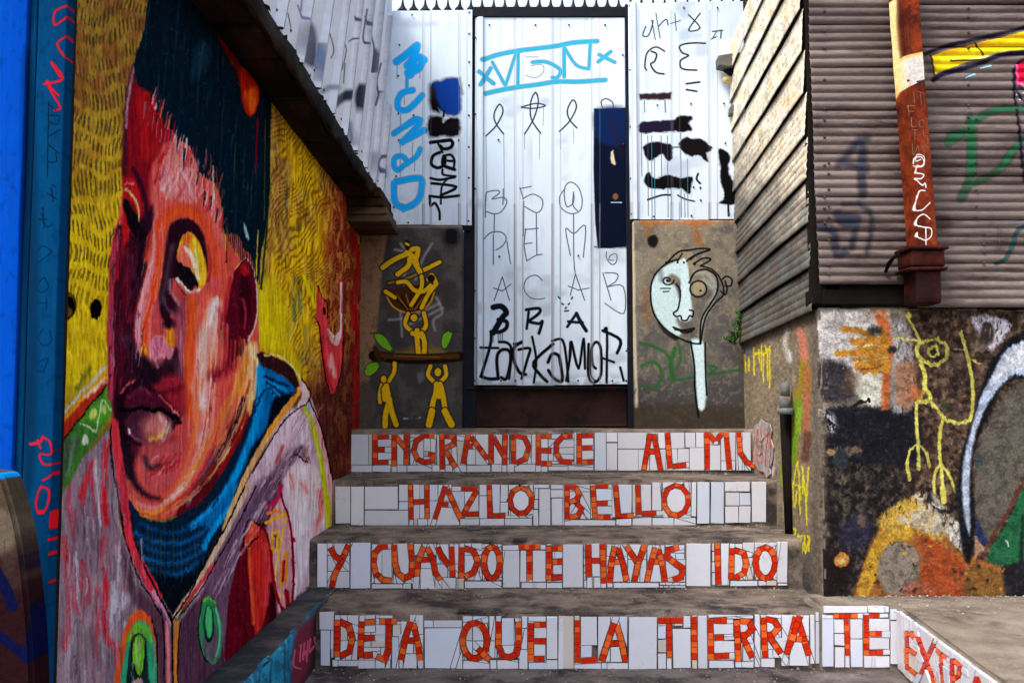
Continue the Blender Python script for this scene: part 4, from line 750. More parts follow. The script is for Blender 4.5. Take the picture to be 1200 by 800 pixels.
# yellow stick figure
YL = (214,206,84)
for q, w in (((200,105,172,110,160,130,172,155,205,168,235,150,235,120,210,102),4.5),((208,118,190,130,198,146,214,140,208,118),3.4),((135,42,170,105),3),((105,98,165,108),3),((172,165,180,190,180,225,165,262),5),((180,225,195,250,178,262,165,245),5),((160,265,160,320,164,380,166,430),4),((142,458,136,420,145,382,164,370,184,390,194,428),3.2),((136,415,142,455),4),
             ((195,262,225,300,218,340,218,390,222,430,228,510),4),((225,300,250,312,290,310,302,270,300,200,285,130,272,85),4.2),((288,140,300,155,322,165),2.4),((206,492,203,460,212,430,224,424,244,448,258,488),3.4),((226,480,228,512),7)): s_(R8(*q), w, YL, soft=1.6, dry=.12)
e_(*R8(160,240)[0], 8, 8, (204,110,60), soft=6, al=.8); e_(*R8(230,270)[0], 4, 4, (50,90,50), soft=3); s_(R8(252,125,285,130), 1.4, (200,190,140), al=.6); e_(*R8(140,42)[0], 3, 3, YL, soft=2)
s_(R8(190,480,200,520,235,540,262,520,262,480), 5, (24,26,40), soft=3, al=.85); s_(R8(200,520,220,532), 3, (200,200,190), soft=2)
f_(R8(20,25,60,22,70,40,40,60,10,60), (140,130,120), soft=4, al=.5)
W_ = (slice(None), slice(None)); rf.put(W_, (sst(370, 360, rf.Y)*.5*sst(.3,.6,fb(rf.X/6, rf.Y/4, 7, 3))).astype(np.float32), (150,142,124))
rf.smear(2.5, .4, .25, 5); m__ = sst(.45,.62,fb(rf.X/7, rf.Y/7, 95, 5))[..., None]*.3; rf.rgb = rf.rgb*(1-m__) + rf.rgb*np.array((.45,.42,.42))*m__; m__ = sst(.6,.66,fb(rf.X/4, rf.Y/4, 99, 4))[..., None]*.25; rf.rgb = rf.rgb*(1-m__)+np.array((.46,.4,.34))*m__; g__ = rf.rgb.mean(-1, keepdims=True); rf.rgb = (g__+(rf.rgb-g__)*.78)*.88; rf.rgb *= (1+.35*(fb(rf.X/1.7, rf.Y/1.7, 91, 3)-.5))[..., None]; rf.a[:] = 1

LS = (backR-cornR).length
rs = Canvas((cornR.x, cornR.y, zRb), tuple(SD*LS), (0, 0, zR-zRb+.03), 1300, 1250)
rs.dk = .15; s_, f_, e_ = rs.stroke, rs.fill, rs.ell
def sbg(X, Y):
    a = fb(X/10, Y/25, 3, 4); b = fb(X/3, Y/5, 13, 4); c = lerpc((122,112,98), (150,138,118), a)
    m = sst(600, 690, Y+30*(a-.5)); c = c*(1-m[...,None])+np.array((78,76,76))/255*m[...,None]
    m = sst(945, 957, X); c = c*(1-m[...,None])+np.array((112,104,94))/255*m[...,None]
    return c*(.8+.4*b[...,None])
rs.base(sbg)
for q, w in (((45,310,110,300,172,290),2.2),((70,290,70,380),1.8),((92,270,92,400),1.8),((115,280,120,340),1.8),((130,260,128,380),1.8),((150,262,160,290,172,262),2),((158,280,160,420),2),((172,280,168,460),1.6),((50,320,55,380),1.8),((140,300,138,430),1.6)): s_(R6(*q), w, (226,206,40), soft=1.2, dry=.12)
for q, w, c in (((330,310,320,420,290,560,280,800),9,(150,132,44)),((345,380,340,480,335,660),8,(176,112,84)),((300,520,290,640,272,800),8,(116,150,50)),((310,560,300,660),6,(140,170,60)),((310,190,325,240,330,320),9,(196,130,110)),((250,190,240,260,262,330),6,(190,180,170)),((350,400,345,480),4,(150,120,60)),((345,680,335,790),10,(106,74,62)),((65,240,70,300),8,(110,110,116)),((265,290,268,320),4,(210,214,216)),((100,200,96,220),3,(80,60,50))): s_(R6(*q), w, c, soft=4, dry=.25, sd=w)
for q in ((275,210,300,80),(300,80,318,260),(275,185,318,205),(322,110,345,270),(345,270,352,110),(328,240,325,110),(340,240,343,380),(298,220,285,300),(310,220,310,330),(282,200,280,290),
          (272,390,290,410,275,450,300,470),(300,420,305,500),(312,440,320,500,330,440),(330,440,335,510,352,440,350,500),(345,430,352,470),(270,420,285,510),(318,460,318,520),(290,430,330,430)): s_(R7(*q), 1.7, (220,206,40), soft=1.1, dry=.1)
f_(R7(100,0, 180,0, 190,110, 170,160, 130,120, 90,80), (196,190,192), soft=3)
s_(R7(220,110,222,190), 2, (140,160,40), soft=2)
rs.smear(2.5, .4, .25, 5); rs.rgb *= (1+.3*(fb(rs.X/1.7, rs.Y/2, 91, 3)-.5))[..., None]; rs.a[:] = 1

# ================================================================ paint on the cladding (front plane YF, side plane along SD)
YF = 3.47; cF = Vector((onY(950, 200, YF).x, YF, 0))
cf = Canvas((cF.x-.05, YF, zR-.02), (1.1, 0, 0), (0, 0, onY(0,-60,YF).z-zR), 1300, 1500)
s_, f_, e_ = cf.stroke, cf.fill, cf.ell; T1 = zt(930,0,4); T2 = zt(930,180,4); T3 = zt(1080,20,6.667); T4 = zt(1080,130,4)
f_(T1(635,265, 700,245, 850,210, 1000,170, 1090,150, 1100,235, 980,255, 800,300, 690,340, 655,355), (222,188,30), smooth=False, soft=1.5); s_(T1(700,250,900,205,1080,185), 5, (200,150,20), soft=4, dry=.35); s_(T1(690,290,840,260), 5, (236,216,60), soft=3, dry=.3); s_(T1(800,290,1000,245), 3, (214,216,150), soft=3, dry=.3)
s_(T1(590,265, 700,225, 850,190, 1000,155, 1090,130), 5, (30,24,48), soft=2.5); s_(T1(650,380, 700,350, 850,310, 960,265, 1090,250), 6, (28,24,50), soft=2.5); s_(T1(640,265, 655,360), 2.6, (34,28,40), soft=1.6); s_(T1(840,205,885,260), 1.6, (40,34,30)); s_(T1(730,290,900,285), 1.6, (50,40,40))
s_(T1(600,245,640,330), 9, (70,60,40), soft=6, al=.6); s_(T1(870,325,920,312), 2.6, (130,180,200), soft=1.6); s_(T1(800,370,845,352), 2.6, (130,180,200), soft=1.6)
e_(*T1(1090,350)[0], 17, 19, (30,22,44), soft=3); e_(*T1(1092,350)[0], 15, 16, (190,20,60), soft=2.5); s_(T1(1040,310,1045,400), 3, (226,90,130), soft=2); s_(T1(1060,400,1090,420), 4, (210,130,180), soft=3)
s_(T1(1025,330, 1030,450, 1050,600, 1065,790), 3.4, (26,20,44), soft=2.5); s_(T1(1040,430, 1090,500), 2.6, (26,20,60), soft=1.5); 
for q in ((1040,450),(1055,470),(1070,440),(1060,500)): e_(*T1(*q)[0], 1.2, 1.2, (200,190,220))
GR = (20,104,72)
for q, w in (((1090,515,950,520,860,560,800,620,720,670),9),((730,640,830,600),8),((825,560,830,700,825,800),12),((970,790,1010,720,1090,640),8)): s_(T1(*q), w, GR, soft=4, al=.88, dry=.12)
for q, w in (((230,80,232,220,220,330,180,410),11),((450,160,400,230,330,300,240,340),8),((120,160,200,95),7)): s_(T4(*q), w, (18,96,62), soft=4, al=.8, dry=.15)
s_(T4(480,540, 440,570, 420,630, 390,690, 345,718), 5, (16,84,84), soft=2.4, al=.9); s_(T4(360,560,358,640), 4, (130,130,150), soft=4, al=.7); s_(T4(410,530,480,520), 3.5, (150,150,176), soft=3, al=.7); s_(T4(440,0,460,150,475,330), 3.4, (26,20,44), soft=3)
BL = (36,54,78)
for q, w in (((205,780,300,670,340,650),9),((310,660,330,800),11)): s_(T1(*q), w, BL, soft=6, al=.75, dry=.2)
for q, w in (((320,0,315,100,320,190),11),((220,50,300,60),8),((205,290,240,330,290,310,230,300),12),((110,340,180,370,200,470,240,460),10),((300,235,355,280,360,360,340,470),6),((290,330,270,440),8),((230,240,290,240),5)): s_(T2(*q), w, BL, soft=5, al=.8, dry=.18)
e_(*T2(700,330)[0], 10, 8, (70,30,30), soft=8, al=.5); e_(*T1(750,600)[0], 10, 6, (90,84,80), soft=6, al=.4)
f_(T1(430,0,470,0,475,400,440,400), (190,120,60), soft=16, al=.22); f_(T1(280,80,440,100,450,300,300,240), (140,90,60), soft=30, al=.25)
cs = Canvas((cF.x, cF.y, zR-.05), tuple(SD*1.7), (0, 0, 1.75), 1000, 1300)
s_, f_, e_ = cs.stroke, cs.fill, cs.ell
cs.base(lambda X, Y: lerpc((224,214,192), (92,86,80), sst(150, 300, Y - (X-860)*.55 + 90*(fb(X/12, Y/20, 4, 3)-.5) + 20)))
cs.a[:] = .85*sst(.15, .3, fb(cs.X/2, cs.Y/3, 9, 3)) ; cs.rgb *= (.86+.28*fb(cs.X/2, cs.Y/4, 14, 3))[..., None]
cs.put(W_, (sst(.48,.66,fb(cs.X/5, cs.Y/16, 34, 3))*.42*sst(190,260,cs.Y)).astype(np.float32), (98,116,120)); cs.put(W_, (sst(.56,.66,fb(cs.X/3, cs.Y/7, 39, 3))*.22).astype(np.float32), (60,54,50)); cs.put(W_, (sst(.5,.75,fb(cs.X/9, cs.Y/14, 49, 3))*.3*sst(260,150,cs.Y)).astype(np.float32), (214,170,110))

# ================================================================ paint on the side sheets, blue boards, kerb, stub, plaster, pipe
sc = Canvas((XC, 1.9, zC-.05), (0, 3.3, 0), (0, 0, 1.2), 1700, 700)
sc.jk = .2; s_, f_, e_ = sc.stroke, sc.fill, sc.ell
sc.put(W_, (sst(.5,.7,fb(sc.X/12, sc.Y/30, 3, 4))*.05).astype(np.float32), (150,160,176)); sc.put(W_, (sst(.62,.7,fb(sc.X/5, sc.Y/12, 13, 4))*.05).astype(np.float32), (70,80,100))
f_(I_(335,200, 340,130, 355,75, 375,70, 400,110, 405,180, 395,240, 360,230), (60,60,84), soft=6, dry=.2); s_(I_(410,160,400,290), 4, (60,110,160), soft=3, al=.8); s_(I_(395,220,412,300), 4, (40,70,110), soft=3, al=.7); s_(I_(425,330,450,315,480,318), 6, (90,150,200), soft=4, al=.7)
f_(I_(450,410, 460,365, 500,330, 535,310, 520,350, 480,385), (44,44,62), soft=4); f_(I_(540,340, 560,300, 568,350, 560,420, 545,390), (40,40,58), soft=4)
for q, w in (((585,35,578,80,570,140,585,160,590,110,578,60),2.2),((600,130,610,180,602,260),2.2),((635,230,620,290,625,345,615,380,628,330),2.4),((500,110,480,200,490,260,510,180,495,150),1.7),((505,230,500,300),1.7),((540,60,550,120,520,150),1.7),((450,120,465,180,455,210),1.7),((300,50,310,100),1.7),((640,560,625,600,650,640,655,590),2.2),((630,600,640,650),2),((560,430,550,500),1.7),((520,440,530,500,515,520),2.2),((480,560,470,600),1)): s_(I_(*q), w, (30,34,50), soft=1, al=.9)
s_(I_(350,0,345,40,335,20,352,70), 2, (150,60,170), al=.8); f_(I_(505,450,530,440,535,520,515,500), (70,110,170), soft=5, al=.7); f_(I_(600,560,630,540,625,640,605,640), (90,130,190), soft=5, al=.6)
for k in range(60):  # each rib gets its white highlight and grey shade as painted lines
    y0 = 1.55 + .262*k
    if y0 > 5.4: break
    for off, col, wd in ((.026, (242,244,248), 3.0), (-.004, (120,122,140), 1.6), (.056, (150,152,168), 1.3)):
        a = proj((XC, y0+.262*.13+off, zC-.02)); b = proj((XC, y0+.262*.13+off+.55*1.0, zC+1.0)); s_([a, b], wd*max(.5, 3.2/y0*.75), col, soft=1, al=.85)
YP = 1.66
bc = Canvas((onY(-90,400,YP).x, YP-.02, -.1), (onY(75,400,YP).x-onY(-90,400,YP).x, 0, 0), (0, 0, 2.2), 500, 2000)
s_, f_, e_ = bc.stroke, bc.fill, bc.ell
bc.put(W_, (sst(.6,.72,fb(bc.X/8, bc.Y/10, 3, 4))*.2).astype(np.float32), (10,30,60)); f_(ID(26,100, 36,90, 44,300, 40,540, 26,540), (16,50,84), soft=8, al=.6)
RD = (170,34,54)
for q, w in (((240,15,190,35,185,85,235,50),3),((235,120,195,150,230,200,240,150,228,120),3),((150,290,215,270,175,215,205,265),3.4),((185,380,205,370,165,300,200,330),3.2),((160,280,175,310),4)): s_(A_(*q), w, RD, soft=1.4)
for q, w in (((145,380,190,370,205,345),4),((205,345,240,370,245,430,190,430,210,480,265,480,250,530,205,560),3),((200,590,235,610,225,690,190,720,170,680,185,610,200,590),3.4),((180,360,195,400),3)): s_(E_(*q), w, RD, soft=1.4)
for q, w in (((235,0,230,70),4),((235,80,262,70,262,120),4),((225,130,240,130),4),((225,200,250,160),3.4),((235,240,250,235,245,265),5),((225,330,232,345),4),((230,400,245,420,235,440,250,440,245,490),3.4),((175,0,195,0),5)): s_(G_(*q), w, (196,30,44), soft=1.4)
for q in ((160,610,165,350),(165,360,190,380),(165,400,200,400,195,430,165,420),(165,470,205,450),(165,500,200,530),(165,560,190,560,190,530),(180,640,190,650),(160,670,195,690),(175,650,180,700),(145,720,150,790),(130,760,160,760)): s_(A_(*q), 1.2, (10,20,40), soft=1)
for q in ((190,0,215,60,240,50),(165,180,200,150,240,180),(165,240,240,180),(200,300,170,340,190,370,225,345,205,300),(165,420,215,420),(215,400,215,450),(200,540,175,580,200,620,235,600,230,550),(170,700,220,680,200,740),(165,740,205,740)): s_(C_(*q), 1.3, (8,30,60), soft=1.2, al=.8)
kc = Canvas((XK, .9, zG-.1), (0, Y1-.9, 0), (0, 0, z1-zG+.12), 1300, 300)
s_, f_, e_ = kc.stroke, kc.fill, kc.ell; N6 = zt(240,640,4.615)
kc.base((40,128,158)); kc.put(W_, sst(.5,.62,fb(kc.X/6,kc.Y/10,3,3)).astype(np.float32)*.6, (30,88,110)); kc.put(W_, sst(.6,.7,fb(kc.X/4,kc.Y/12,9,3)).astype(np.float32)*.5, (110,180,190))
f_(N6(500,450, 560,400, 640,360, 640,760, 480,760, 470,640, 480,540), (112,44,62), soft=5); f_(N6(590,400,640,360,640,760,520,760,570,650), (48,34,38), soft=8)
for q in ((490,560,480,640,520,660),(520,530,515,620),(540,520,530,610,545,560,552,620),(560,510,555,590),(575,500,570,570,590,540),(595,490,600,530)): s_(N6(*q), 2, (196,90,116), soft=1.4)
for q in ((300,640,290,760),(360,600,350,760),(430,560,430,740),(450,620,470,740)): s_(N6(*q), 2, (30,80,100), soft=2)
st_ = Canvas((onY(-90,400,1.5).x, 1.48, -.1), (onY(75,400,1.5).x-onY(-90,400,1.5).x, 0, 0), (0, 0, 1.1), 500, 900)
s_, f_, e_ = st_.stroke, st_.fill, st_.ell
st_.base(lambda X, Y: lerpc((78,68,58), (42,22,26), sst(600, 720, Y+60*(fb(X/14,Y/20,3,3)-.5))))
s_(ID(-10,558, 10,556, 24,562, 27,575), 8, (20,120,190), soft=4); s_(ID(15,570, 26,590, 30,630), 4, (24,110,160), soft=3, dry=.3); s_(ID(24,640, 28,680), 8, (130,84,66), soft=7, al=.7); s_(ID(30,560,46,640,56,790), 4, (90,30,30), soft=4, al=.7)
for q, w in (((-20,660,0,695,6,712),14),((30,712,30,740,24,775),11),((24,775,10,762,-10,748),12)): s_(ID(*q), w, (16,20,58), soft=2)
s_(ID(16,655,19,670), 4, (40,30,50), soft=3); f_(ID(-10,600,10,610,8,640,-10,650), (110,102,90), soft=8, al=.6, dry=.3)
# ================================================================ materials
img = lambda c, n: c.image(n)
M_con = mat('worn_concrete', (94,84,76), (134,120,108), 11, .9, .8, 80, (58,52,50), 6, .53)
M_land = mat('landing_concrete', (98,88,80), (138,124,112), 11, .9, .8, 80, (64,58,54), 6, .54)
M_ground = mat('ground_concrete', (84,76,74), (116,108,104), 9, .9, .8, 70, (52,46,48), 5, .52)
M_ledge = mat('ledge_concrete', (108,98,88), (134,124,112), 9, .9, .6, 90, (72,62,56), 3, .58)
M_side = mat('plaster_strip', (120,114,108), (146,138,128), 14, .85, .5, 70, (84,80,80), 6, .5, stretch=(1,1,.3))
M_mural = mat('painted_mural', (120,100,80), rough=.85, bump=.35, bscale=110, img=img(mu, 'mural_paint'), spec=.0, grain=.14)
M_wallraw = mat('raw_wall', (96,84,74), (120,108,94), 8, .9, .5, 50)
WHT = ((196,212,228), (206,217,230))
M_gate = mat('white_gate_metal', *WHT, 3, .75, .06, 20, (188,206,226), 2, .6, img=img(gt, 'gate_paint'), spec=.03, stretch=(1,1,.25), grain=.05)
M_white = mat('white_sheet_metal', *WHT, 3, .45, .06, 20, (170,184,204), 2, .6, grain=.05)
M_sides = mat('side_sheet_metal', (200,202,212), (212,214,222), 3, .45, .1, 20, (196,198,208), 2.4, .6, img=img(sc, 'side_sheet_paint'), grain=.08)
M_black = mat('black_iron', (16,18,30), (26,26,34), 20, .5, .2, 80)
M_spike = mat('spike_iron', (18,18,26), (34,30,32), 20, .5, .2, 80)
M_brown = mat('brown_plate', (46,26,24), (60,38,34), 5, .6, .2, 60, (34,22,24), 8, .55)
M_screw = mat('screw_head', (44,42,46), (70,66,64), 30, .5, 0)
M_pil = mat('pillar_concrete', (96,92,88), (126,116,104), 8, .85, .5, 80, img=img(pc, 'pillar_paint'), grain=.25)
M_rf = mat('painted_concrete_front', (96,88,80), rough=.85, bump=.9, bscale=70, img=img(rf, 'front_paint'), grain=.2, bdist=.006)
M_rs = mat('painted_concrete_side', (96,88,80), rough=.85, bump=.8, bscale=70, img=img(rs, 'side_paint'), grain=.25, bdist=.006)
M_rtop = mat('concrete_top', (140,132,118), (160,150,130), 8, .9, .6, 60, (90,82,74), 8, .55)
M_clad = mat('weathered_corrugated_sheet', (96,84,82), (128,114,108), 3, .75, .35, 90, (70,58,56), 5, .55, img=img(cf, 'cladding_paint'), stretch=(.35,1,1.6), rand=.18, grain=.25)
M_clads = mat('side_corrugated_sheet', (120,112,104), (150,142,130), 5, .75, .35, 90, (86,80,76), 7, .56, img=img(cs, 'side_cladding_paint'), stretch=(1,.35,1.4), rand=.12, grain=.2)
M_dark = mat('dark_timber', (12,10,9), (24,19,16), 12, .8, .4, 60, stretch=(1,.2,1))
M_beam = mat('old_eave_timber', (20,14,10), (66,42,22), 7, .85, .8, 60, (10,8,7), 5, .47, stretch=(1,.25,1), grain=.35)  # brown patches: golden-lit spots under the eave put into the colour
M_beam2 = mat('grey_eave_timber', (70,58,46), (96,80,62), 10, .75, .6, 60, (44,34,28), 6, .52, stretch=(.3,1,1), grain=.3)
M_blue = mat('blue_board', (4,58,150), (6,70,172), 5, .9, .3, 60, (10,50,110), 5, .62, img=img(bc, 'blue_board_paint'), stretch=(1,1,.2), grain=.1, rand=.0, spec=.0)
M_blued = mat('dark_blue_board', (4,50,88), (6,62,104), 5, .8, .35, 60, (8,44,76), 5, .6, img=bpy.data.images['blue_board_paint'], stretch=(1,1,.2), grain=.15, spec=.0)
M_kerb = mat('turquoise_kerb', (60,60,60), rough=.8, bump=.6, bscale=70, img=img(kc, 'kerb_paint'))
M_kerbt = mat('kerb_top', (66,66,66), (88,86,82), 8, .8, .6, 70, (46,50,54), 6, .5)
M_stub = mat('painted_stub', (96,84,74), rough=.95, spec=0, bump=.7, bscale=60, img=img(st_, 'stub_paint'))
M_grout = mat('tile_cement', (84,76,70), (120,110,100), 20, .9, .5, 90)
M_tile = mat('white_glazed_tile', (206,208,216), (214,214,222), 2, .2, .1, 25, (176,168,160), 11, .66, rand=.13, grain=.03, spec=.5)
M_tileb = mat('pale_blue_glazed_tile', (198,206,222), (204,210,224), 2, .22, .04, 12, rand=.1, grain=.03)
M_tilep = mat('beige_glazed_tile', (196,184,172), (206,198,190), 2, .3, .04, 12, rand=.14, grain=.05)
M_red = mat('red_orange_tile', (204,36,8), (214,48,14), 30, .3, .06, 30, rand=.16, grain=.12)
M_ora = mat('orange_tile', (232,92,34), (238,108,46), 30, .3, .06, 30, rand=.16, grain=.12)
M_pipe_r = mat('rusty_steel', (96,32,14), (140,56,24), 14, .7, .6, 60, (70,22,12), 9, .5, grain=.35)
M_pipe_l = mat('pale_lit_steel', (216,168,110), (190,110,50), 12, .6, .4, 60, (230,214,190), 7, .5, grain=.2)  # pale steel of the post's left face, light put into the colour
M_rustd = mat('dark_rust', (46,17,12), (74,28,18), 14, .7, .6, 60, (34,16,16), 9, .5, grain=.35)
M_grey = mat('grey_pvc', (84,90,92), (112,116,116), 9, .5, .3, 60, (100,92,80), 14, .6)
M_fix = mat('dull_grey_metal', (84,82,78), (104,100,94), 9, .6, .3, 60)
M_bulb = mat('aged_brass_bulb', (206,176,112), (226,204,150), 60, .4, .5, 90, (120,80,40), 50, .6)
M_leaf = mat('green_leaf', (44,92,30), (70,124,40), 30, .5, .2, 90, rand=.4)
M_stem = mat('green_stem', (60,70,34), rough=.7)
M_plaster = mat('white_mosaic_plaster', (190,182,178), (160,148,142), 30, .8, .8, 60, (120,110,104), 20, .55)
M_redp = mat('red_paint', (190,40,40), rough=.6, bump=.1)
M_plr = mat('red_plastic', (190,16,24), rough=.4, bump=0); M_plb = mat('blue_plastic', (24,40,150), rough=.4, bump=0); M_plw = mat('white_plastic', (214,224,236), rough=.4, bump=0)

# ================================================================ ground
m = MB(); m.grid(lambda u, v: (-40+80*u, -60+160*v, zG-.004), 16, 32); tag(m.build('ground', M_ground), kind='structure')
# alley floor (uneven slab in front of the stair)
m = slab_box((XW-.3, .5, zG-.12), (2.6, Y1+.05, zG), step=.05, amp=.003); tag(m.build('pavement', M_ground, smooth=True), kind='structure')

# ================================================================ the mosaic
def clip(P, a, b, keep):
    """part of convex polygon P on one side of line ab"""
    out = []; n = len(P); nx, ny = -(b[1]-a[1]), b[0]-a[0]
    f = lambda p: ((p[0]-a[0])*nx+(p[1]-a[1])*ny)*keep
    for i in range(n):
        p, q = P[i], P[(i+1) % n]; fp, fq = f(p), f(q)
        if fp >= 0: out.append(p)
        if (fp > 0 > fq) or (fp < 0 < fq):
            t = fp/(fp-fq); out.append((p[0]+(q[0]-p[0])*t, p[1]+(q[1]-p[1])*t))
    return out
def area(P): return .5*sum(P[i-1][0]*P[i][1]-P[i][0]*P[i-1][1] for i in range(len(P)))
def ccw(P): return P if area(P) > 0 else P[::-1]
def inset(P, d):
    P = ccw(P)
    Q = P
    for i in range(len(P)):
        a, b = P[i-1], P[i]; L = math.hypot(b[0]-a[0], b[1]-a[1])
        if L < 1e-4: continue
        nx, ny = -(b[1]-a[1])/L*d, (b[0]-a[0])/L*d
        Q = clip(Q, (a[0]+nx, a[1]+ny), (b[0]+nx, b[1]+ny), 1)
        if len(Q) < 3: return []
    o = []
    for p in Q:
        if not o or math.hypot(p[0]-o[-1][0], p[1]-o[-1][1]) > .25: o.append(p)
    if len(o) > 2 and math.hypot(o[0][0]-o[-1][0], o[0][1]-o[-1][1]) < .25: o.pop()
    return o if len(o) > 2 else []
def resample(p, step):
    p = [np.array(q, float) for q in p]; out = [p[0]]
    for i in range(len(p)-1):
        L = np.linalg.norm(p[i+1]-p[i]); n = max(1, round(L/step))
        out += [p[i]+(p[i+1]-p[i])*j/n for j in range(1, n+1)]
    return out
def stroke_quads(p, w, step):
    p = resample(p, step); n = len(p); L = []
    for i in range(n):
        a = p[i]-p[i-1] if i else None; b = p[i+1]-p[i] if i < n-1 else None
        a = a/np.linalg.norm(a) if a is not None else None; b = b/np.linalg.norm(b) if b is not None else None
        t = a if b is None else b if a is None else (a+b); t = t/max(np.linalg.norm(t), 1e-6); nn = np.array([-t[1], t[0]])
        k = 1/max(.5, abs(float(nn@np.array([-(b if b is not None else a)[1], (b if b is not None else a)[0]]))))
        wd = w*random.uniform(.92, 1.08)/2*k; L.append((p[i]+nn*wd, p[i]-nn*wd))
    return [[tuple(L[i][0]), tuple(L[i+1][0]), tuple(L[i+1][1]), tuple(L[i][1])] for i in range(n-1)]
def mosaic(parent, cells, letters, w, hit, nrm, step=7.5, seed=1, gap=.42, mats=None, lim=290):
    random.seed(seed); nrm = Vector(nrm); white = []; tiles = []
    quads = []
    for l in letters:
        for q in stroke_quads(l, w, step):
            q = ccw(q)
            # cut against tiles already laid so that strokes never overlap
            P = [q]
            for o in quads:
                if any(math.hypot(q[0][0]-o[0][0], q[0][1]-o[0][1]) < 25 for _ in (0,)):
                    P = sub(P, o)
            P = [x for x in P if abs(area(x)) > 4]
            quads += P
    coarse = [ccw(q) for l in letters for q in stroke_quads(l, w+.5, 999)]
    for c in cells:
        P = [ccw([(x+random.uniform(-.35,.35), y+random.uniform(-.3,.3)) for x, y in c])]
        for q in coarse: P = sub(P, q)
        white += P
    wl_ = sorted([x for x in (inset(q, gap) for q in white) if x and abs(area(x)) > 1.6], key=lambda x: -abs(area(x)))
    ol_ = sorted([x for x in (inset(q, gap*.8) for q in quads) if x and abs(area(x)) > 1.6], key=lambda x: -abs(area(x)))
    def mesh_of(q, m, mult=1):
        th = random.uniform(.0032, .0065); tx, ty = random.uniform(-.03,.03), random.uniform(-.03,.03)
        c = hit(sum(p[0] for p in q)/len(q), sum(p[1] for p in q)/len(q)); P = [hit(*p) for p in q]
        up = Vector((0,0,1)); sd2 = nrm.cross(up).normalized()
        F_ = [p + nrm*(th + (p-c).dot(up)*ty + (p-c).dot(sd2)*tx) for p in P]
        cc = sum(F_, Vector())/len(F_); I2 = [f + (cc-f).normalized()*min(.0006, (cc-f).length*.2) + nrm*.0005 for f in F_]; n = len(q); b = len(m.v)
        m.v += [tuple(v) for v in I2] + [tuple(v) for v in F_] + [tuple(p - nrm*.006) for p in P]
        m.f += [tuple(b+i for i in range(n))] + [(b+n+i, b+n+(i+1) % n, b+(i+1) % n, b+i) for i in range(n)] + [(b+2*n+i, b+2*n+(i+1) % n, b+n+(i+1) % n, b+n+i) for i in range(n)]
    for name, L, in (('tile', wl_), ('letter_tile', ol_)):
        rest = MB()
        for i, q in enumerate(L):
            if i < lim:
                m = MB(); mesh_of(q, m)
                if name == 'tile': mm = random.choices([M_tile, M_tileb, M_tilep], [9, 1.6, .15 if abs(area(q)) > 150 else .7])[0]
                else: mm = random.choices([M_red, M_ora], [3, 1.5])[0]
                m.build(name, mm, parent)
            else: mesh_of(q, rest)
        if rest.v: tag(rest.build(name, M_tile if name == 'tile' else M_red, parent), kind='stuff')
def sub(Ps, q):
    """subtract convex q from convex polygons"""
    out = []; qx = [p[0] for p in q]; qy = [p[1] for p in q]; q = ccw(q)
    ed = [(q[i], q[(i+1) % len(q)]) for i in range(len(q))]; ed = [ed[0], ed[2], ed[1], ed[3]] if len(ed) == 4 else sorted(ed, key=lambda e: -math.hypot(e[0][0]-e[1][0], e[0][1]-e[1][1]))
    for P in Ps:
        if max(p[0] for p in P) <= min(qx) or min(p[0] for p in P) >= max(qx) or max(p[1] for p in P) <= min(qy) or min(p[1] for p in P) >= max(qy): out.append(P); continue
        I = P
        for a, b in ed:
            I = clip(I, a, b, 1)
            if len(I) < 3: break
        if len(I) < 3 or abs(area(I)) < .3: out.append(P); continue
        R = P
        # long side that frees the most of the tile first
        for a, b in ed:
            o = clip(R, a, b, -1)
            if len(o) > 2 and abs(area(o)) > .8: out.append(o)
            R = clip(R, a, b, 1)
            if len(R) < 3: break
    return out
def cells(Z_, rows):
    """rows: (y0, y1, [x breaks]) in the zoomed view Z_"""
    C = []
    for y0, y1, xs in rows:
        for i in range(len(xs)-1):
            if xs[i] is None or xs[i+1] is None: continue
            C.append(Z_(xs[i], y0, xs[i+1], y0, xs[i+1], y1, xs[i], y1))
    return C
def arc(cx, cy, rx, ry, a0=0, a1=360, n=9): return [c for k in range(n+1) for c in (cx+rx*math.cos(math.radians(a0+(a1-a0)*k/n)), cy-ry*math.sin(math.radians(a0+(a1-a0)*k/n)))]
a1_ = zt(380,480,4.2857); a2_ = zt(640,480,4.2857); a3_ = zt(360,610,4); a4_ = zt(640,610,4); a5_ = zt(900,640,4)
# --- row 4: ENGRANDECE AL MU
LT4 = [a1_(*q) for q in ((255,122,255,275),(269,135,325,133),(269,200,303,200),(269,265,322,263),(352,124,352,282),(362,138,405,190),(414,120,412,276),(552,132,500,130,462,158,450,205,468,248,505,264,545,256,546,226,522,222),
    (590,120,594,298),(604,130,652,138,652,172,606,194),(612,208,660,290),(724,120,698,270),(738,138,820,248),(718,184,746,184),(838,120,838,270),(850,140,898,225),(908,120,905,276),(948,120,950,270),(962,128,1005,140,1028,188,1010,245,965,268),(1075,124,1075,278),(1090,132,1140,132),(1090,205,1140,205),(1090,270,1142,270))]
LT4 += [a2_(*q) for q in ((132,130,85,132,52,168,50,218,78,260,130,264),(165,118,166,272),(180,130,236,127),(180,192,232,190),(180,264,236,262),(522,120,490,302),(540,122,575,304),(512,212,550,210),(608,112,622,292),(636,284,702,277),(806,108,808,298),(820,125,846,160),(856,155,882,118),(902,108,920,298),(965,110,974,215,1005,262,1050,286))]
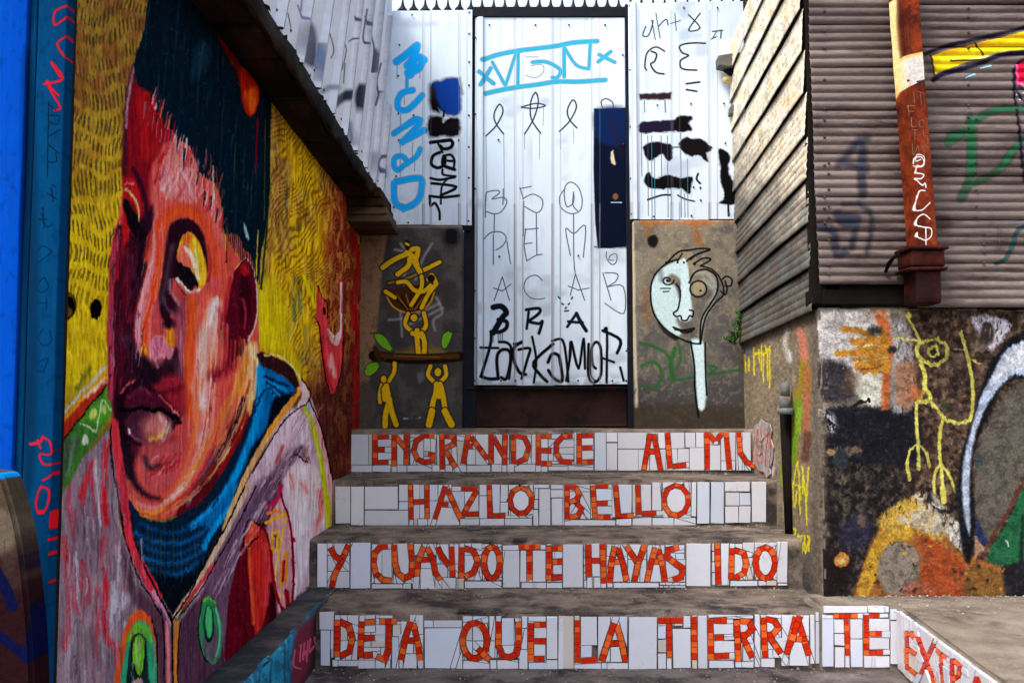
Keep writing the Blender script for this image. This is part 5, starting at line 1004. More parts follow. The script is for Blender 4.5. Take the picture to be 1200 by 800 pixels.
CL4 = cells(a1_, [(122,276,[135,222,240,340,430,500,565,640,715,760,835]),(276,312,[135,240,333,415,542,580,645,715,835]),(122,272,[840,930,1042,1114+10]),(272,312,[840,955,1122])]) + cells(a2_, [(113,272,[10,140,238]),(272,305,[10,110,238]),(113,305,[243,301]),(113,163,[303,357]),(165,305,[303,357]),(113,195,[359,502]),(197,305,[359,462,520,600]),(113,195,[502,560,600,695]),(195,305,[600,660,718]),(113,190,[697,750,800]),(190,305,[718,800]),(113,175,[800,875]),(175,305,[800,875]),(113,255,[877,950]),(255,305,[877,950]),(113,305,[952,985,1028])])
# --- row 3: HAZLO BELLO
LT3 = [a1_(*q) for q in ((434,374,436,550),(515,376,517,546),(450,462,503,460),(608,384,556,548),(618,398,684,545),(592,475,622,476),(688,396,770,396),(764,408,694,530),(712,524,774,522),(828,374,834,540),(846,532,908,530))] + [a1_(*arc(988,455,56,66,96,456,9))]
LT3 += [a2_(*q) for q in ((104,376,104,548),(118,384,150,392,166,425,150,452,118,462),(150,466,178,495,160,530,118,540),(234,380,246,545),(250,382,310,382),(252,470,308,468),(258,538,322,538),(348,376,362,540),(374,534,438,530),(460,376,466,526),(480,522,552,518))] + [a2_(*arc(652,455,62,76,96,456,10))]
CL3 = cells(a1_, [(382,570,[56,132]),(384,578,[134,200]),(384,500,[202,372]),(502,580,[202,424]),(374,460,[374,425]),(460,502,[374,425]),(374,545,[427,480,526]),(545,580,[427,470,520,554]),(374,455,[528,572,640]),(455,580,[528,680]),(380,545,[640,705,776]),(545,580,[682,780,905]),(374,430,[778,820]),(430,545,[778,820]),(374,520,[822,882]),(374,462,[884,924]),(462,530,[884,924]),(374,530,[926,1050]),(530,580,[907,1045]),(374,392,[1050,1130]),(394,580,[1078,1136]),(394,448,[1050,1076]),(500,580,[1048,1076]),(450,498,[1050,1076]),(374,398,[1138,1200]),(400,440,[1138,1200]),(442,580,[1140,1197])])
CL3 += cells(a2_, [(374,578,[84,93]),(374,410,[92,220]),(410,548,[92,170,222]),(548,580,[92,350]),(374,545,[222,330]),(545,580,[350,430]),(374,540,[330,430]),(374,535,[432,450,528]),(535,580,[432,530]),(362,505,[530,580]),(505,535,[530,590]),(362,540,[582,726]),(540,580,[532,642,752]),(362,535,[728,754]),(360,572,[757,822]),(360,570,[826,893]),(360,410,[896,1022]),(414,480,[898,970,1026]),(482,568,[898,966,1026]),(360,564,[1030,1106])])
# --- row 2: Y CUANDO TE HAYAS IDO
LT2 = [a3_(*q) for q in ((110,125,128,160,156,184),(195,112,166,178,130,250,116,312),(378,118,345,120,318,150,312,195,322,245,355,275,395,280),(408,112,412,195,425,245,455,268,490,252,492,190,484,110),(546,122,520,190,514,258),(562,124,590,180,600,240,624,276),(532,182,572,180),(612,122,628,160,664,208),(676,120,682,262),(724,124,722,268),(738,128,780,140,800,190,780,240,738,262),(992,122,1092,120),(1042,136,1042,276),(1132,118,1132,278),(1150,128,1196,128),(1150,192,1196,190),(1150,264,1196,262))] + [a3_(*arc(866,195,38,74,90,450,12))]
LT2 += [a4_(*q) for q in ((0,128,70,124),(16,140,20,276),(34,190,70,188),(34,266,70,262),(196,110,200,262),(264,106,270,292),(214,186,252,186),(322,120,306,190,298,290),(336,128,360,200,376,280),(318,192,346,190),(376,118,424,190),(462,112,430,200,412,284),(512,126,490,200,472,284),(524,134,545,210,556,286),(496,192,530,190),(622,124,576,134,562,165,600,195,640,220,632,262,594,276),(802,104,806,296),(870,128,866,272),(882,136,925,150,938,200,925,245,882,268))] + [a4_(*arc(1026,196,46,72,90,450,12))]
CL2 = cells(a3_, [(104,310,[48,95]),(104,160,[95,128,200]),(160,235,[95,150,200]),(235,314,[95,200]),(100,316,[204,298]),(108,292,[302,352,404]),(294,316,[302,448]),(104,250,[404,500]),(250,292,[404,500]),(292,318,[448,488]),(106,160,[500,540,606]),(160,220,[500,532,590]),(220,318,[490,530,600]),(108,200,[606,668,712]),(200,265,[606,660,712]),(265,318,[600,632,698,735]),(104,160,[714,770,820]),(160,278,[714,820]),(282,314,[738,912]),(108,278,[820,912]),(112,312,[916,996]),(110,138,[998,1120]),(138,285,[998,1036,1120]),(288,314,[1004,1120]),(108,180,[1122,1160,1196]),(180,285,[1122,1165,1196]),(288,314,[1122,1196])])
CL2 += cells(a4_, [(108,312,[78,172]),(108,200,[2,40,75]),(200,285,[2,75]),(288,314,[0,75]),(108,140,[176,190]),(140,170,[176,190]),(172,205,[176,190]),(207,240,[176,190]),(242,275,[176,190]),(277,312,[176,190]),(104,260,[190,280]),(262,314,[190,216,222,280]),(108,165,[282,320,380]),(165,285,[282,380]),(288,312,[282,316,528]),(108,180,[382,450,470]),(180,285,[382,440,470]),(112,190,[472,510,555]),(190,285,[472,560]),(112,150,[557,600,648]),(150,180,[557,605,648]),(180,285,[560,652]),(287,300,[530,560,590,625,652]),(302,312,[530,550,575,600,652]),(104,306,[656,770]),(104,140,[776,796]),(142,190,[776,796]),(192,240,[776,796]),(242,300,[776,796]),(104,302,[798,858]),(106,275,[860,920]),(278,304,[862,990]),(100,170,[922,975]),(172,275,[922,972]),(100,275,[975,1080]),(278,302,[992,1030,1080]),(96,288,[1082,1130]),(290,302,[1084,1130])])
# --- row 1: DEJA QUE LA TIERRA
LT1 = [a3_(*q) for q in ((142,462,140,636),(156,472,196,490,212,545,200,610,156,632),(256,470,250,640),(272,474,316,472),(268,548,316,546),(266,628,308,626),(340,470,420,470),(382,484,382,600,364,650,326,632),(486,470,462,540,440,650),(498,480,518,560,530,650),(466,560,506,560),(800,596,856,650),(898,470,896,580,916,632,950,638,980,622,992,560,990,470),(1048,478,1048,652),(1064,486,1120,484),(1064,562,1120,562),(1064,646,1112,644))] + [a3_(*arc(786,560,58,84,86,446,13))]
LT1 += [a4_(*q) for q in ((146,466,146,662),(162,654,236,650),(318,478,290,560,260,656),(332,490,352,560,372,660),(290,574,346,572),(524,466,640,464),(576,480,578,640),(692,448,694,648),(768,458,772,650),(786,466,844,464),(788,546,832,544),(788,632,856,630),(892,462,900,658),(908,466,950,472,966,505,940,530,912,536),(924,550,966,640),(1016,452,1026,640),(1030,458,1068,466,1088,500,1060,530,1036,534),(1048,546,1100,620),(1188,444,1160,530,1126,620),(1142,550,1200,552))]
LT1 += [a5_(*q) for q in ((130,330,86,505),(140,345,190,508),(110,432,168,430),(305,324,415,324),(366,340,372,508),(458,320,460,508),(474,322,520,322),(474,408,530,408),(474,498,536,494))]
CL1 = cells(a3_, [(425,508,[58,128]),(510,676,[64,110]),(510,600,[110,130]),(600,640,[112,130]),(440,560,[130,190,242]),(560,650,[130,242]),(650,680,[118,145,242]),(440,520,[244,320]),(520,590,[244,300,390]),(590,650,[244,345,395]),(650,690,[240,320,365,390]),(440,470,[322,340,400]),(470,590,[322,370,398]),(470,540,[400,440,480]),(540,690,[398,430]),(440,530,[480,520,545]),(530,620,[430,500,545]),(620,690,[430,450,515,545]),(464,498,[548,590,726]),(500,690,[550,728]),(445,560,[730,776,850]),(560,650,[730,776,852]),(652,692,[730,855]),(444,560,[853,884,910]),(560,640,[853,888]),(650,692,[858,888]),(455,580,[910,970,1002]),(580,640,[890,1000]),(650,692,[890,990]),(446,500,[1004,1032]),(502,600,[1004,1032]),(602,692,[992,1035]),(446,470,[1035,1120]),(470,570,[1035,1122]),(570,660,[1035,1118]),(662,694,[1038,1172]),(446,645,[1122,1172]),(448,694,[1176,1200])])
CL1 += cells(a4_, [(448,645,[0,54]),(650,692,[0,54]),(444,692,[58,130]),(444,465,[132,156]),(447,580,[158,240]),(580,660,[158,215]),(447,660,[242,300,380]),(664,692,[130,258,285,384]),(448,694,[386,520]),(450,490,[522,600,640]),(490,550,[522,562]),(555,615,[522,562]),(618,692,[522,562]),(642,692,[564,588]),(445,500,[642,680]),(505,690,[590,680]),(442,470,[682,706]),(470,645,[682,706]),(650,690,[682,708]),(442,690,[710,755]),(438,456,[760,970]),(458,540,[760,878]),(540,560,[760,880]),(560,650,[760,884]),(652,688,[762,880]),(458,570,[882,970]),(570,655,[882,920,972]),(657,686,[882,972]),(436,684,[976,1004]),(440,545,[1006,1100]),(545,600,[1006,1070,1110]),(600,640,[1006,1060,1120]),(642,684,[1006,1070]),(440,540,[1102,1160,1200]),(540,600,[1110,1150,1200])])
CL1 += cells(a5_, [(320,440,[62,110,192]),(440,558,[60,100,190]),(318,548,[195,218]),(306,350,[221,246]),(352,548,[221,246])])
CLT = cells(a5_, [(278,310,[258,465]),(276,308,[467,545]),(278,308,[547,566]),(292,342,[570,620]),(318,560,[252,306]),(318,336,[308,415]),(340,405,[308,356]),(407,462,[308,356]),(470,566,[310,358]),(508,566,[360,382]),(338,430,[384,440]),(432,564,[384,442]),(312,335,[416,442]),(310,335,[445,562]),(336,395,[445,568]),(395,425,[445,530,570]),(425,480,[445,568]),(480,508,[445,535,568]),(510,566,[448,484,500,568]),(346,550,[572,608])])
LTT = LT1[-6:]; LT1 = LT1[:-6]

# ================================================================ steps
def step_(x0, x1, y0, y1, zb, zt_, mt, seed):
    m = slab_box((x0, y0, zb), (x1, y1, zt_), step=.024, r=.012, amp=.0030, seed=seed, chip=.03); o = m.build('step', mt, smooth=True); return tag(o, kind='structure')
XR = cornR.x + .14
st1 = step_(XK-.005, XR+.1, Y1, Y2+.05, zG-.12, z1, M_con, 1)
st2 = step_(XW-.05, XR+.1, Y2, Y3+.05, z1-.05, z2, M_con, 2)
st3 = step_(XW-.05, XR+.1, Y3, Y4+.05, z2-.05, z3, M_con, 3)
st4 = step_(XW-.05, XR+.1, Y4, YD+.35, z3-.05, z4, M_land, 4)
mosaic(st1, CL1, LT1, 6.9, lambda x, y: onY(x, y, Y1-.001), (0,-1,0), 7.5, 11)
mosaic(st2, CL2, LT2, 6.5, lambda x, y: onY(x, y, Y2-.001), (0,-1,0), 7.0, 12)
mosaic(st3, CL3, LT3, 5.6, lambda x, y: onY(x, y, Y3-.001), (0,-1,0), 7.0, 13)
mosaic(st4, CL4, LT4, 5.7, lambda x, y: onY(x, y, Y4-.001), (0,-1,0), 7.0, 14)

# ledge with TE and EXTRA on it
zL = onY(1000, 708, Y1-.03).z; YL = Y1-.03
A3 = onZ(1050, 724, zL); A3 = Vector((onY(1051,740,YL).x, YL, zL)); B3 = onZ(1176, 800, zL); dE = (B3-A3); dE.z = 0; dE.normalize(); nE = Vector((dE.y, -dE.x, 0)); nE = nE if nE.x < 0 else -nE
xL0 = onY(962, 740, YL).x
m = MB(); E0 = A3 + dE*2.2
def ledge_pts(z): return [Vector((xL0, cornR.y+.06, z)), Vector((xL0, YL, z)), Vector((A3.x, YL, z)), Vector((E0.x, E0.y, z)), Vector((3.2, E0.y, z)), Vector((3.2, cornR.y+.06, z))]
m.prism(ledge_pts(zG-.12), (0,0,zL-zG+.12))
me = m.mesh('ledge'); bm = bmesh.new(); bm.from_mesh(me); bmesh.ops.bevel(bm, geom=[e for e in bm.edges if all(v.co.z > zL-.01 for v in e.verts)], offset=.012, segments=2, affect='EDGES')
bmesh.ops.triangulate(bm, faces=bm.faces); 
for _ in range(5): bmesh.ops.subdivide_edges(bm, edges=[e for e in bm.edges if e.calc_length() > .06], cuts=1)
for v in bm.verts: v.co += mn.noise_vector(v.co*5)*.003 + mn.noise_vector(v.co*18)*.0015
bm.to_mesh(me); bm.free(); me.polygons.foreach_set('use_smooth', [True]*len(me.polygons))
ledge = tag(put('ledge', me, M_ledge), kind='structure')
mosaic(ledge, CLT, LTT, 5.6, lambda x, y: onY(x, y, YL-.002), (0,-1,0), 7, 15)
LTX = [a5_(*q) for q in ((655,395,656,578),(668,404,690,430),(668,484,702,508),(668,574,700,600),(708,425,786,640),(786,455,722,600),(796,485,846,522),(816,515,826,660),(866,525,872,660),(878,535,908,562,900,605,880,622),(985,610,962,700),(992,612,1020,700))]
CLX = cells(a5_, [(362,575,[610,645]),(385,470,[647,710]),(470,600,[647,708]),(600,640,[640,690,710]),(405,520,[710,790]),(520,720,[710,760,800]),(450,540,[792,850]),(540,760,[802,855]),(505,620,[857,915]),(620,780,[857,915]),(560,800,[917,950,1000,1040])])
def topx(x): return 5*0 + (727 + (x-1052)*.625 - 640)*4      # in a5_ units: top line of the receding face
CLX = [[(x, y) for x, y in c] for c in CLX]
def shear(x0, x1, f0, f1):
    def Yt(x): return onedge(x, 1)
    return [(x0, onedge(x0, f0)), (x1, onedge(x1, f0)), (x1, onedge(x1, f1)), (x0, onedge(x0, f1))]
def onedge(x, f):       # photograph row of the face at column x, f=0 top .. 1 foot
    d = ray(x, 400); P = onP(x, 400, A3, nE); zz = (zL-.012)*(1-f) + (zG+.012)*f
    lo, hi = 300., 1600.
    for _ in range(40):
        mid = (lo+hi)/2
        if onP(x, mid, A3, nE).z > zz: lo = mid
        else: hi = mid
    return lo
CLX = []
for x0, x1, fs in ((1053,1061,(0,1)),(1061,1070,(0,.5,1)),(1070,1077,(0,.4,1)),(1077,1087,(0,.55,1)),(1087,1098,(0,.5,1)),(1098,1104,(0,.45,1)),(1104,1114,(0,.3,1)),(1114,1129,(0,.5,1)),(1129,1137,(0,1)),(1137,1150,(0,.4,1)),(1150,1162,(0,.6,1)),(1162,1180,(0,.5,1))):
    for i in range(len(fs)-1): CLX.append(shear(x0, x1, fs[i], fs[i+1]))
mosaic(ledge, CLX, LTX, 5, lambda x, y: onP(x, y, A3+nE*.002, nE), nE, 7, 16)

# plaster patch with scratched red letters at the end of the top row
pp = MB(); pts = [onP(x, y, cornR+SN*.002, SN) for x, y in ((883,506),(885,498),(890,496),(892,491),(896,494),(903,497),(905,505),(904,514),(907,524),(906,540),(903,548),(904,555),(899,560),(896,553),(890,551),(886,545),(883,543))]
pp.prism(pts, SN*.004); o = pp.build('plaster_patch', M_plaster, st4)
rp = MB()
for q in ((1042,100,1045,150,1040,240,1052,262),(1062,95,1058,180,1066,280),(1075,90,1085,150,1078,230,1090,262),(1095,110,1108,135,1118,112,1105,200,1100,270),(1050,130,1075,160,1098,140),(1120,120,1128,200,1120,290),(1048,200,1062,230,1088,215)):
    rp.tube([onP(x, y, cornR+SN*.0065, SN) for x, y in crom(a2_(*q), False, 3)], .0018, 5)
rp.build('red_lettering', M_redp, st4)
rp = MB()
for q in ((1045,290,1075,300,1110,320),(1060,280,1100,330)): rp.tube([onY(x, y, Y4-.0125) for x, y in a2_(*q)], .001, 4)

# plaster stringer between the stair and the right wall, with its dark slit
for k, (ya, yb, za, zb, xa, xb) in enumerate(((Y4-.02, YB, z4-.02, z4+.06, 0, 0),)): pass
m = MB()
def side_x(y): return cornR.x + SD.x/SD.y*(y-cornR.y)
# ================================================================ walls
o = slab_box((XW-.25, MY0+.0, MZ0), (XW, MY1, MZ1), step=.03, r=.006, amp=.003, seed=8).mesh('mural_wall', True)
mw = put('mural_wall', o, M_wallraw); paint_faces(mw, [(mu, M_mural, lambda n, c: n.x > .3)], M_wallraw)
tag(mw, 'long plastered wall left of the stair, painted with a giant red and orange face in a blue polo neck', 'wall')
# kerb
kb = slab_box((XW-.02, .9, zG-.1), (XK, Y2+.02, z1+.003), step=.03, r=.012, amp=.003, seed=9, chip=.012).mesh('kerb', True)
kb = put('kerb', kb, M_kerbt); paint_faces(kb, [(kc, M_kerb, lambda n, c: n.x > .6)], M_kerbt); tag(kb, 'low turquoise painted kerb along the foot of the mural wall', 'kerb')
# stub
def stub():
    px = [(-80,552),(0,552),(22,556),(30,574),(40,610),(46,640),(52,690),(57,740),(60,800),(61,860),(-80,860)]
    pts = crom([px[i] for i in range(1, 10)], False, 3); P = [onY(-80,552,1.5)]+[onY(x,y,1.5) for x, y in pts]+[onY(-80,860,1.5)]
    m = MB(); P = [p - Vector((.028,0,0)) for p in P]; m.prism(P, (0,.06,0)); me = m.mesh('stub'); bm = bmesh.new(); bm.from_mesh(me); bmesh.ops.bevel(bm, geom=[e for e in bm.edges if abs(e.verts[0].co.y-e.verts[1].co.y) < 1e-5], offset=.006, segments=3, affect='EDGES'); bm.to_mesh(me); bm.free()
    o = put('concrete_stub', me, M_stub); paint_faces(o, [(st_, M_stub, lambda n, c: True)], M_stub); return tag(o, 'rounded concrete stub with navy spray paint and a blue rim, at the lower left corner', 'stub')
stub()
# blue boards
bl = empty('blue_boarding', (onY(0,400,YP).x, YP, 0), 'bright blue painted timber boarding with red graffiti, left of the mural', 'boarding')
def board(x0, x1, dy, m_, seed):
    a, b = onY(x0, 400, YP).x, onY(x1, 400, YP).x; s = slab_box((a, YP+dy-.02, -.1), (b, YP+dy+.01, 2.05), step=.05, r=.003, amp=.0015, seed=seed).mesh('board', True)
    o = put('board', s, m_, bl); bc.uv(o); return o
board(-90, -30, 0, M_blue, 1); board(-29.3, 26, 0, M_blue, 2); board(26.6, 35.5, .008, M_blued, 3); board(36.5, 71, .004, M_blued, 4)
m = MB(); m.box((onY(-90,400,YP).x, YP+.011, -.1), (onY(69,400,YP).x, YP+.03, 2.04)); m.build('backing', M_dark, bl)
# right concrete wall
fr = ((cornR.x, cornR.y, zRb), (1,0,0), tuple(SD), (0,0,1))
cw = slab((2.2, LS+.15, zR-zRb), step=.035, r=.014, amp=.0045, seed=5, chip=.02, frame=fr).mesh('concrete_wall', True)
cw = put('concrete_wall', cw, M_rtop); paint_faces(cw, [(rf, M_rf, lambda n, c: n.y < -.75 and c.y < cornR.y+.05), (rs, M_rs, lambda n, c: n.x < -.5)], M_rtop)
tag(cw, 'rough concrete retaining wall right of the stair, covered in orange, yellow and black paint', 'wall')
# pillars
def pillar(x0, x1, ytop, label, seed):
    a, b = onY(x0, 400, YB).x, onY(x1, 400, YB).x; o = put('pillar', slab_box((a, YB, z4-.05), (b, YB+.22, onY(600, ytop, YB).z), step=.03, r=.008, amp=.002, seed=seed, chip=.01).mesh('pillar', True), M_pil)
    pc.uv(o); return tag(o, label, 'pillar', 'concrete pillars beside the white gate')
pillar(408, 541.5, 264, 'grey concrete pillar painted with yellow figures, left of the white gate', 21)
pillar(743, 880, 258, 'stained concrete pillar painted with a pale one-eyed face, right of the white gate', 22)
# brown plate under the gate
g = MB(); a, b = onY(541, 400, YD+.05), onY(744, 400, YD+.05); g.box((a.x, YD+.05, z4-.02), (b.x, YD+.06, onY(600, 440, YD).z))
o = g.build('kick_plate', M_brown); tag(o, 'dark brown steel plate closing the gap beneath the white gate', 'plate')
g = MB(); g.tube([Vector((a.x, YD+.045, z4+.012)), Vector((b.x, YD+.045, z4+.012))], .006, 6); g.build('bottom_rail', M_brown, o)

# ================================================================ ribbed metal sheets
def sheet_profile(x0, x1, ribs, y, w=.021, h=.014):
    P = [(x0, y)]
    for r in ribs:
        if r-w > x0 and r+w < x1: P += [(r-w, y), (r-w*.55, y-h), (r+w*.55, y-h), (r+w, y)]
    return P + [(x1, y)]
def ribbed(name, xs, ribs, y, zb, zt_, m_, parent, t=.0018):
    P = sheet_profile(xs[0], xs[1], ribs, y); m = MB(); n = len(P); nz = 10
    def wob(x, z): return mn.noise(Vector((x*2.5, z*1.7, 3)))*.004
    V = []; 
    for j in range(nz+1):
        z = zb+(zt_-zb)*j/nz
        for q in P: V.append((q[0], q[1]+wob(q[0], z), z))
    for j in range(nz+1):
        z = zb+(zt_-zb)*j/nz
        for q in P: V.append((q[0], q[1]+t+wob(q[0], z), z))
    off = n*(nz+1); Fc = []
    for j in range(nz):
        for i in range(n-1):
            a = j*n+i; Fc += [(a, a+1, a+1+n, a+n), (off+a+n, off+a+1+n, off+a+1, off+a)]
    for i in range(n-1): Fc += [(i, off+i, off+i+1, i+1), (nz*n+i, nz*n+i+1, off+nz*n+i+1, off+nz*n+i)]
    for j in range(nz): Fc += [(j*n, j*n+n, off+j*n+n, off+j*n), (j*n+n-1, off+j*n+n-1, off+j*n+2*n-1, j*n+2*n-1)]
    m.v = V; m.f = Fc; return m.build(name, m_, parent)
gx = lambda x: onY(x, 400, YD).x
gz = lambda y: onY(600, y, YD).z
def screw_mesh():
    m = MB(); r = .0055
    for k, (rr, yy) in enumerate(((1,0),(.95,-.35),(.6,-.62))):
        for i in range(8): m.v.append((math.cos(i*math.pi/4)*r*rr, yy*r, math.sin(i*math.pi/4)*r*rr))
    for k in range(2):
        for i in range(8): m.f.append((k*8+i, k*8+(i+1) % 8, k*8+8+(i+1) % 8, k*8+8+i))
    m.f.append(tuple(range(16, 24))); return m.mesh('screw', True, False)
SM = screw_mesh(); SM.materials.append(M_screw)
def screw(p, parent, rot=0):
    o = bpy.data.objects.new('screw', SM); COL.objects.link(o); o.parent = parent; o.location = Vector(p)-wl(parent); o.rotation_euler = (0,0,rot); return o
# gate leaf
gate = empty('gate', (gx(648), YD, gz(452)), 'tall white ribbed metal gate between the two concrete pillars, covered in black and cyan graffiti', 'gate')
def sheet(x0, x1, ribs, yt, yb, dy, parent, name='metal_sheet'):
    o = ribbed(name, (gx(x0), gx(x1)), [gx(r) for r in ribs], YD+dy, gz(yb), gz(yt), M_gate, parent); gt.uv(o); return o
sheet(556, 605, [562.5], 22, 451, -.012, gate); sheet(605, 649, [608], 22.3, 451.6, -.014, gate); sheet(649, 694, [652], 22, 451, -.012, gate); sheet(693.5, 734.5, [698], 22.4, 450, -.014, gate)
m = MB(); m.box((gx(556.5), YD-.008, gz(450.5)), (gx(734), YD+.02, gz(23))); m.build('gate_frame', M_black, gate)
for x, y in ((573,31),(628,31),(668,31),(711,31),(556.5,46),(556.5,135),(556.5,222),(556.5,341),(556.5,396),(556.5,446),(566,158),(584,165),(585,301),(678,300),(717,446),(677,446),(604,446),(733,446),(732,66),(732,170),(587,446)): screw((gx(x), YD-.0165, gz(y)), gate)
# dark frame posts and head beam
fr_ = empty('iron_frame', (gx(648), YD, z4), 'black iron frame of the white gate with head beam and two posts', 'frame')
m = MB(); m.box((gx(543), YD+.012, z4), (gx(558), YD+.05, gz(10))); m.build('post', M_black, fr_)
m = MB(); m.box((gx(734.8), YD-.03, z4), (gx(744.5), YD+.05, gz(8))); m.build('post', M_black, fr_)
m = MB(); m.box((gx(553.3), YD-.02, gz(21)), (gx(734.6), YD+.05, gz(10))); m.build('head_beam', M_black, fr_)
m = MB(); m.tube([(gx(546), YD+.0, gz(455)), (gx(742), YD+.0, gz(454))], .007, 6); m.build('cross_rail', M_black, fr_)
# fixed panels
lp = empty('metal_panel', (gx(505), YD, gz(265)), 'white ribbed metal panel with blue letters and black blots, left of the gate', 'panel', 'fixed white panels beside the gate')
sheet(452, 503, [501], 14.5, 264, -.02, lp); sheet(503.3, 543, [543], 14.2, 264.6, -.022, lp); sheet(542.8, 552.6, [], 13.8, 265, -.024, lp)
m = MB(); m.box((gx(452), YD-.012, gz(270)), (gx(551), YD+.011, gz(16))); m.build('panel_frame', M_black, lp)
for x, y in ((481,20),(549,17),(549,42),(549,75),(549,102),(549,137),(549,174),(549,210),(549,260),(466,55),(465,91),(465.5,135),(483.5,137),(466,166),(537,166),(463.5,208),(461,244),(478,263)): screw((gx(x), YD-.026, gz(min(y, 262))), lp)
rpn = empty('metal_panel', (gx(800), YD, gz(258)), 'white ribbed metal panel with painted-out writing and black bars, right of the gate', 'panel', 'fixed white panels beside the gate')
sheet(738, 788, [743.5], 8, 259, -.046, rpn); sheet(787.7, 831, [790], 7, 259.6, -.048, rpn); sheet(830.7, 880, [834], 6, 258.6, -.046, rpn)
m = MB(); m.box((gx(746), YD-.04, gz(263)), (gx(878), YD+.03, gz(9))); m.build('panel_frame', M_black, rpn)
for x, y in ((739.5,12),(739.5,86),(739.5,152),(739.5,212),(740,253),(771.5,127),(811,125),(850,125),(851,171),(804,14),(844,14),(766,256),(810,255),(854,252),(813,222),(821,237)): screw((gx(x), YD-.051, gz(y)), rpn)
# spikes
sp = empty('spike_strip', (gx(650), YD, gz(14)), 'row of small black iron spikes along the top of the white gate panels', 'spikes')
m = MB(); m.box((gx(452), YD+.02, gz(15.5)), (gx(880), YD+.045, gz(12))); m.build('rail', M_spike, sp)
prof = [(.0, 0.035), (.010, .034), (.018, .026), (.026, .017), (.034, .012), (.042, .009), (.075, .0028), (.09, .0008)]
m = MB()
for (h, r) in prof:
    for i in range(8): m.v.append((math.cos(i*math.pi/4)*r*.85, math.sin(i*math.pi/4)*r*.6, h))
for k in range(len(prof)-1):
    for i in range(8): m.f.append((k*8+i, k*8+(i+1) % 8, k*8+8+(i+1) % 8, k*8+8+i))
m.f.append(tuple(range(7,-1,-1))); SPM = m.mesh('spike', False, False); SPM.materials.append(M_spike)
x = 468.; k = 0
while x < 868:
    o = bpy.data.objects.new('spike', SPM); COL.objects.link(o); o.parent = sp; o.location = Vector((gx(x), YD+.033, gz(11.6 - (x-468)*.008)))-wl(sp); o.rotation_euler = (random.uniform(-.05,.05), random.uniform(-.05,.05), random.random())
    x += 13.75
# latch box and bulb on the right panel
fx = empty('junction_box', (gx(852), YD, gz(85)), 'grey lamp bracket with a pale bulb where the right white panel meets the cladding', 'lamp bracket')
def bev(m, name, off=.003):
    me = m.mesh(name); bm = bmesh.new(); bm.from_mesh(me); bmesh.ops.bevel(bm, geom=list(bm.edges), offset=off, segments=2, affect='EDGES'); bm.to_mesh(me); bm.free(); return me
m = MB(); m.prism([(gx(839.5), YD-.07, gz(77)), (gx(864.5), YD-.07, gz(73)), (gx(865), YD-.07, gz(87)), (gx(852), YD-.07, gz(90)), (gx(840), YD-.07, gz(88))], (0,-.08,0)); put('housing', bev(m, 'housing'), M_fix, fx)
m = MB(); m.prism([(gx(846), YD-.07, gz(88)), (gx(864), YD-.07, gz(88)), (gx(863), YD-.07, gz(96)), (gx(856), YD-.07, gz(95))], (0,-.05,0)); put('bracket', bev(m, 'bracket'), M_dark, fx)
bm = bmesh.new(); bmesh.ops.create_icosphere(bm, subdivisions=3, radius=.021)
for v in bm.verts: v.co *= 1+.12*mn.noise(v.co*120); v.co += Vector((gx(851.5), YD-.09, gz(100.5)))
me = bpy.data.meshes.new('bulb'); bm.to_mesh(me); bm.free(); me.polygons.foreach_set('use_smooth', [True]*len(me.polygons)); put('bulb', me, M_bulb, fx)
m = MB(); m.prism([(gx(855), YD-.055, gz(131)), (gx(866), YD-.055, gz(128)), (gx(866), YD-.055, gz(143)), (gx(854), YD-.055, gz(141))], (0,-.06,0)); put('bracket', bev(m, 'bracket2'), M_fix); tag(bpy.data.objects[-1] if False else [o for o in COL.objects if o.name.startswith('bracket')][-1], 'small grey wall bracket below the lamp bracket, beside the cladding', 'bracket')
# bits seen beneath the gate
for nm, x0, x1, mm, lb in (('plastic_scrap', 711, 722, M_plr, 'small red plastic lid showing beneath the lower right of the gate'), ('plastic_scrap', 728, 735, M_plb, 'small blue plastic lid showing beneath the lower right of the gate'), ('plastic_scrap', 735, 741, M_plw, 'small white plastic scrap beside the blue lid beneath the gate')):
    m = MB(); c = (gx((x0+x1)/2), YD+.0, gz(455.3)); r = (gx(x1)-gx(x0))/2
    m.tube([(c[0], YD+.03, c[2]-.004), (c[0], YD+.03, c[2]), (c[0], YD+.03, c[2]+.010), (c[0], YD+.03, c[2]+.013)], [r*.9, r, r, r*.85], 12); tag(m.build(nm, mm), lb, 'plastic scrap', 'plastic scraps beneath the gate')
# ================================================================ left eave and side sheets
ev = empty('eave', (XW, 3.0, zE), 'dark old timber eave hanging over the mural wall', 'eave')
def beam(x0, x1, y0, y1, za, zb_, mm, seed, nm='beam'):
    o = put(nm, slab_box((x0, y0, za), (x1, y1, zb_), step=.03, r=.006, amp=.008, seed=seed, chip=.02).mesh(nm, True), mm, ev); return o
hE = zC-zE
beam(XC-.006, XC+.012, 1.2, 4.98, zE-.002, zC-.002, M_beam, 31, 'fascia_board')
beam(XW-.06, XC-.0, 1.2, 2.7, zE+.002, zE+.03, M_beam, 32, 'soffit_board'); beam(XW-.06, XC-.0, 2.69, 4.1, zE-.003, zE+.028, M_beam, 33, 'soffit_board'); beam(XW-.06, XC-.0, 4.09, 5.05, zE+.002, zE+.03, M_beam, 34, 'soffit_board')
beam(XC-.06, XC-.012, 1.2, 4.96, zE+hE*.64, zC-.004, M_dark, 35, 'top_rail')
for i in range(20):
    yy = 1.7+i*.16+random.uniform(-.05,.05); m = MB(); l = random.uniform(.015,.06); P = Vector((XC+.013, yy, zC-.012)); m.add([P, P+Vector((.004,l,0)), P+Vector((.006,l*.6,random.uniform(.003,.011))), P+Vector((-.004,l*.4,0))], [(0,1,2),(0,2,3),(1,3,2),(0,3,1)]); m.build('splinter', M_dark, ev)
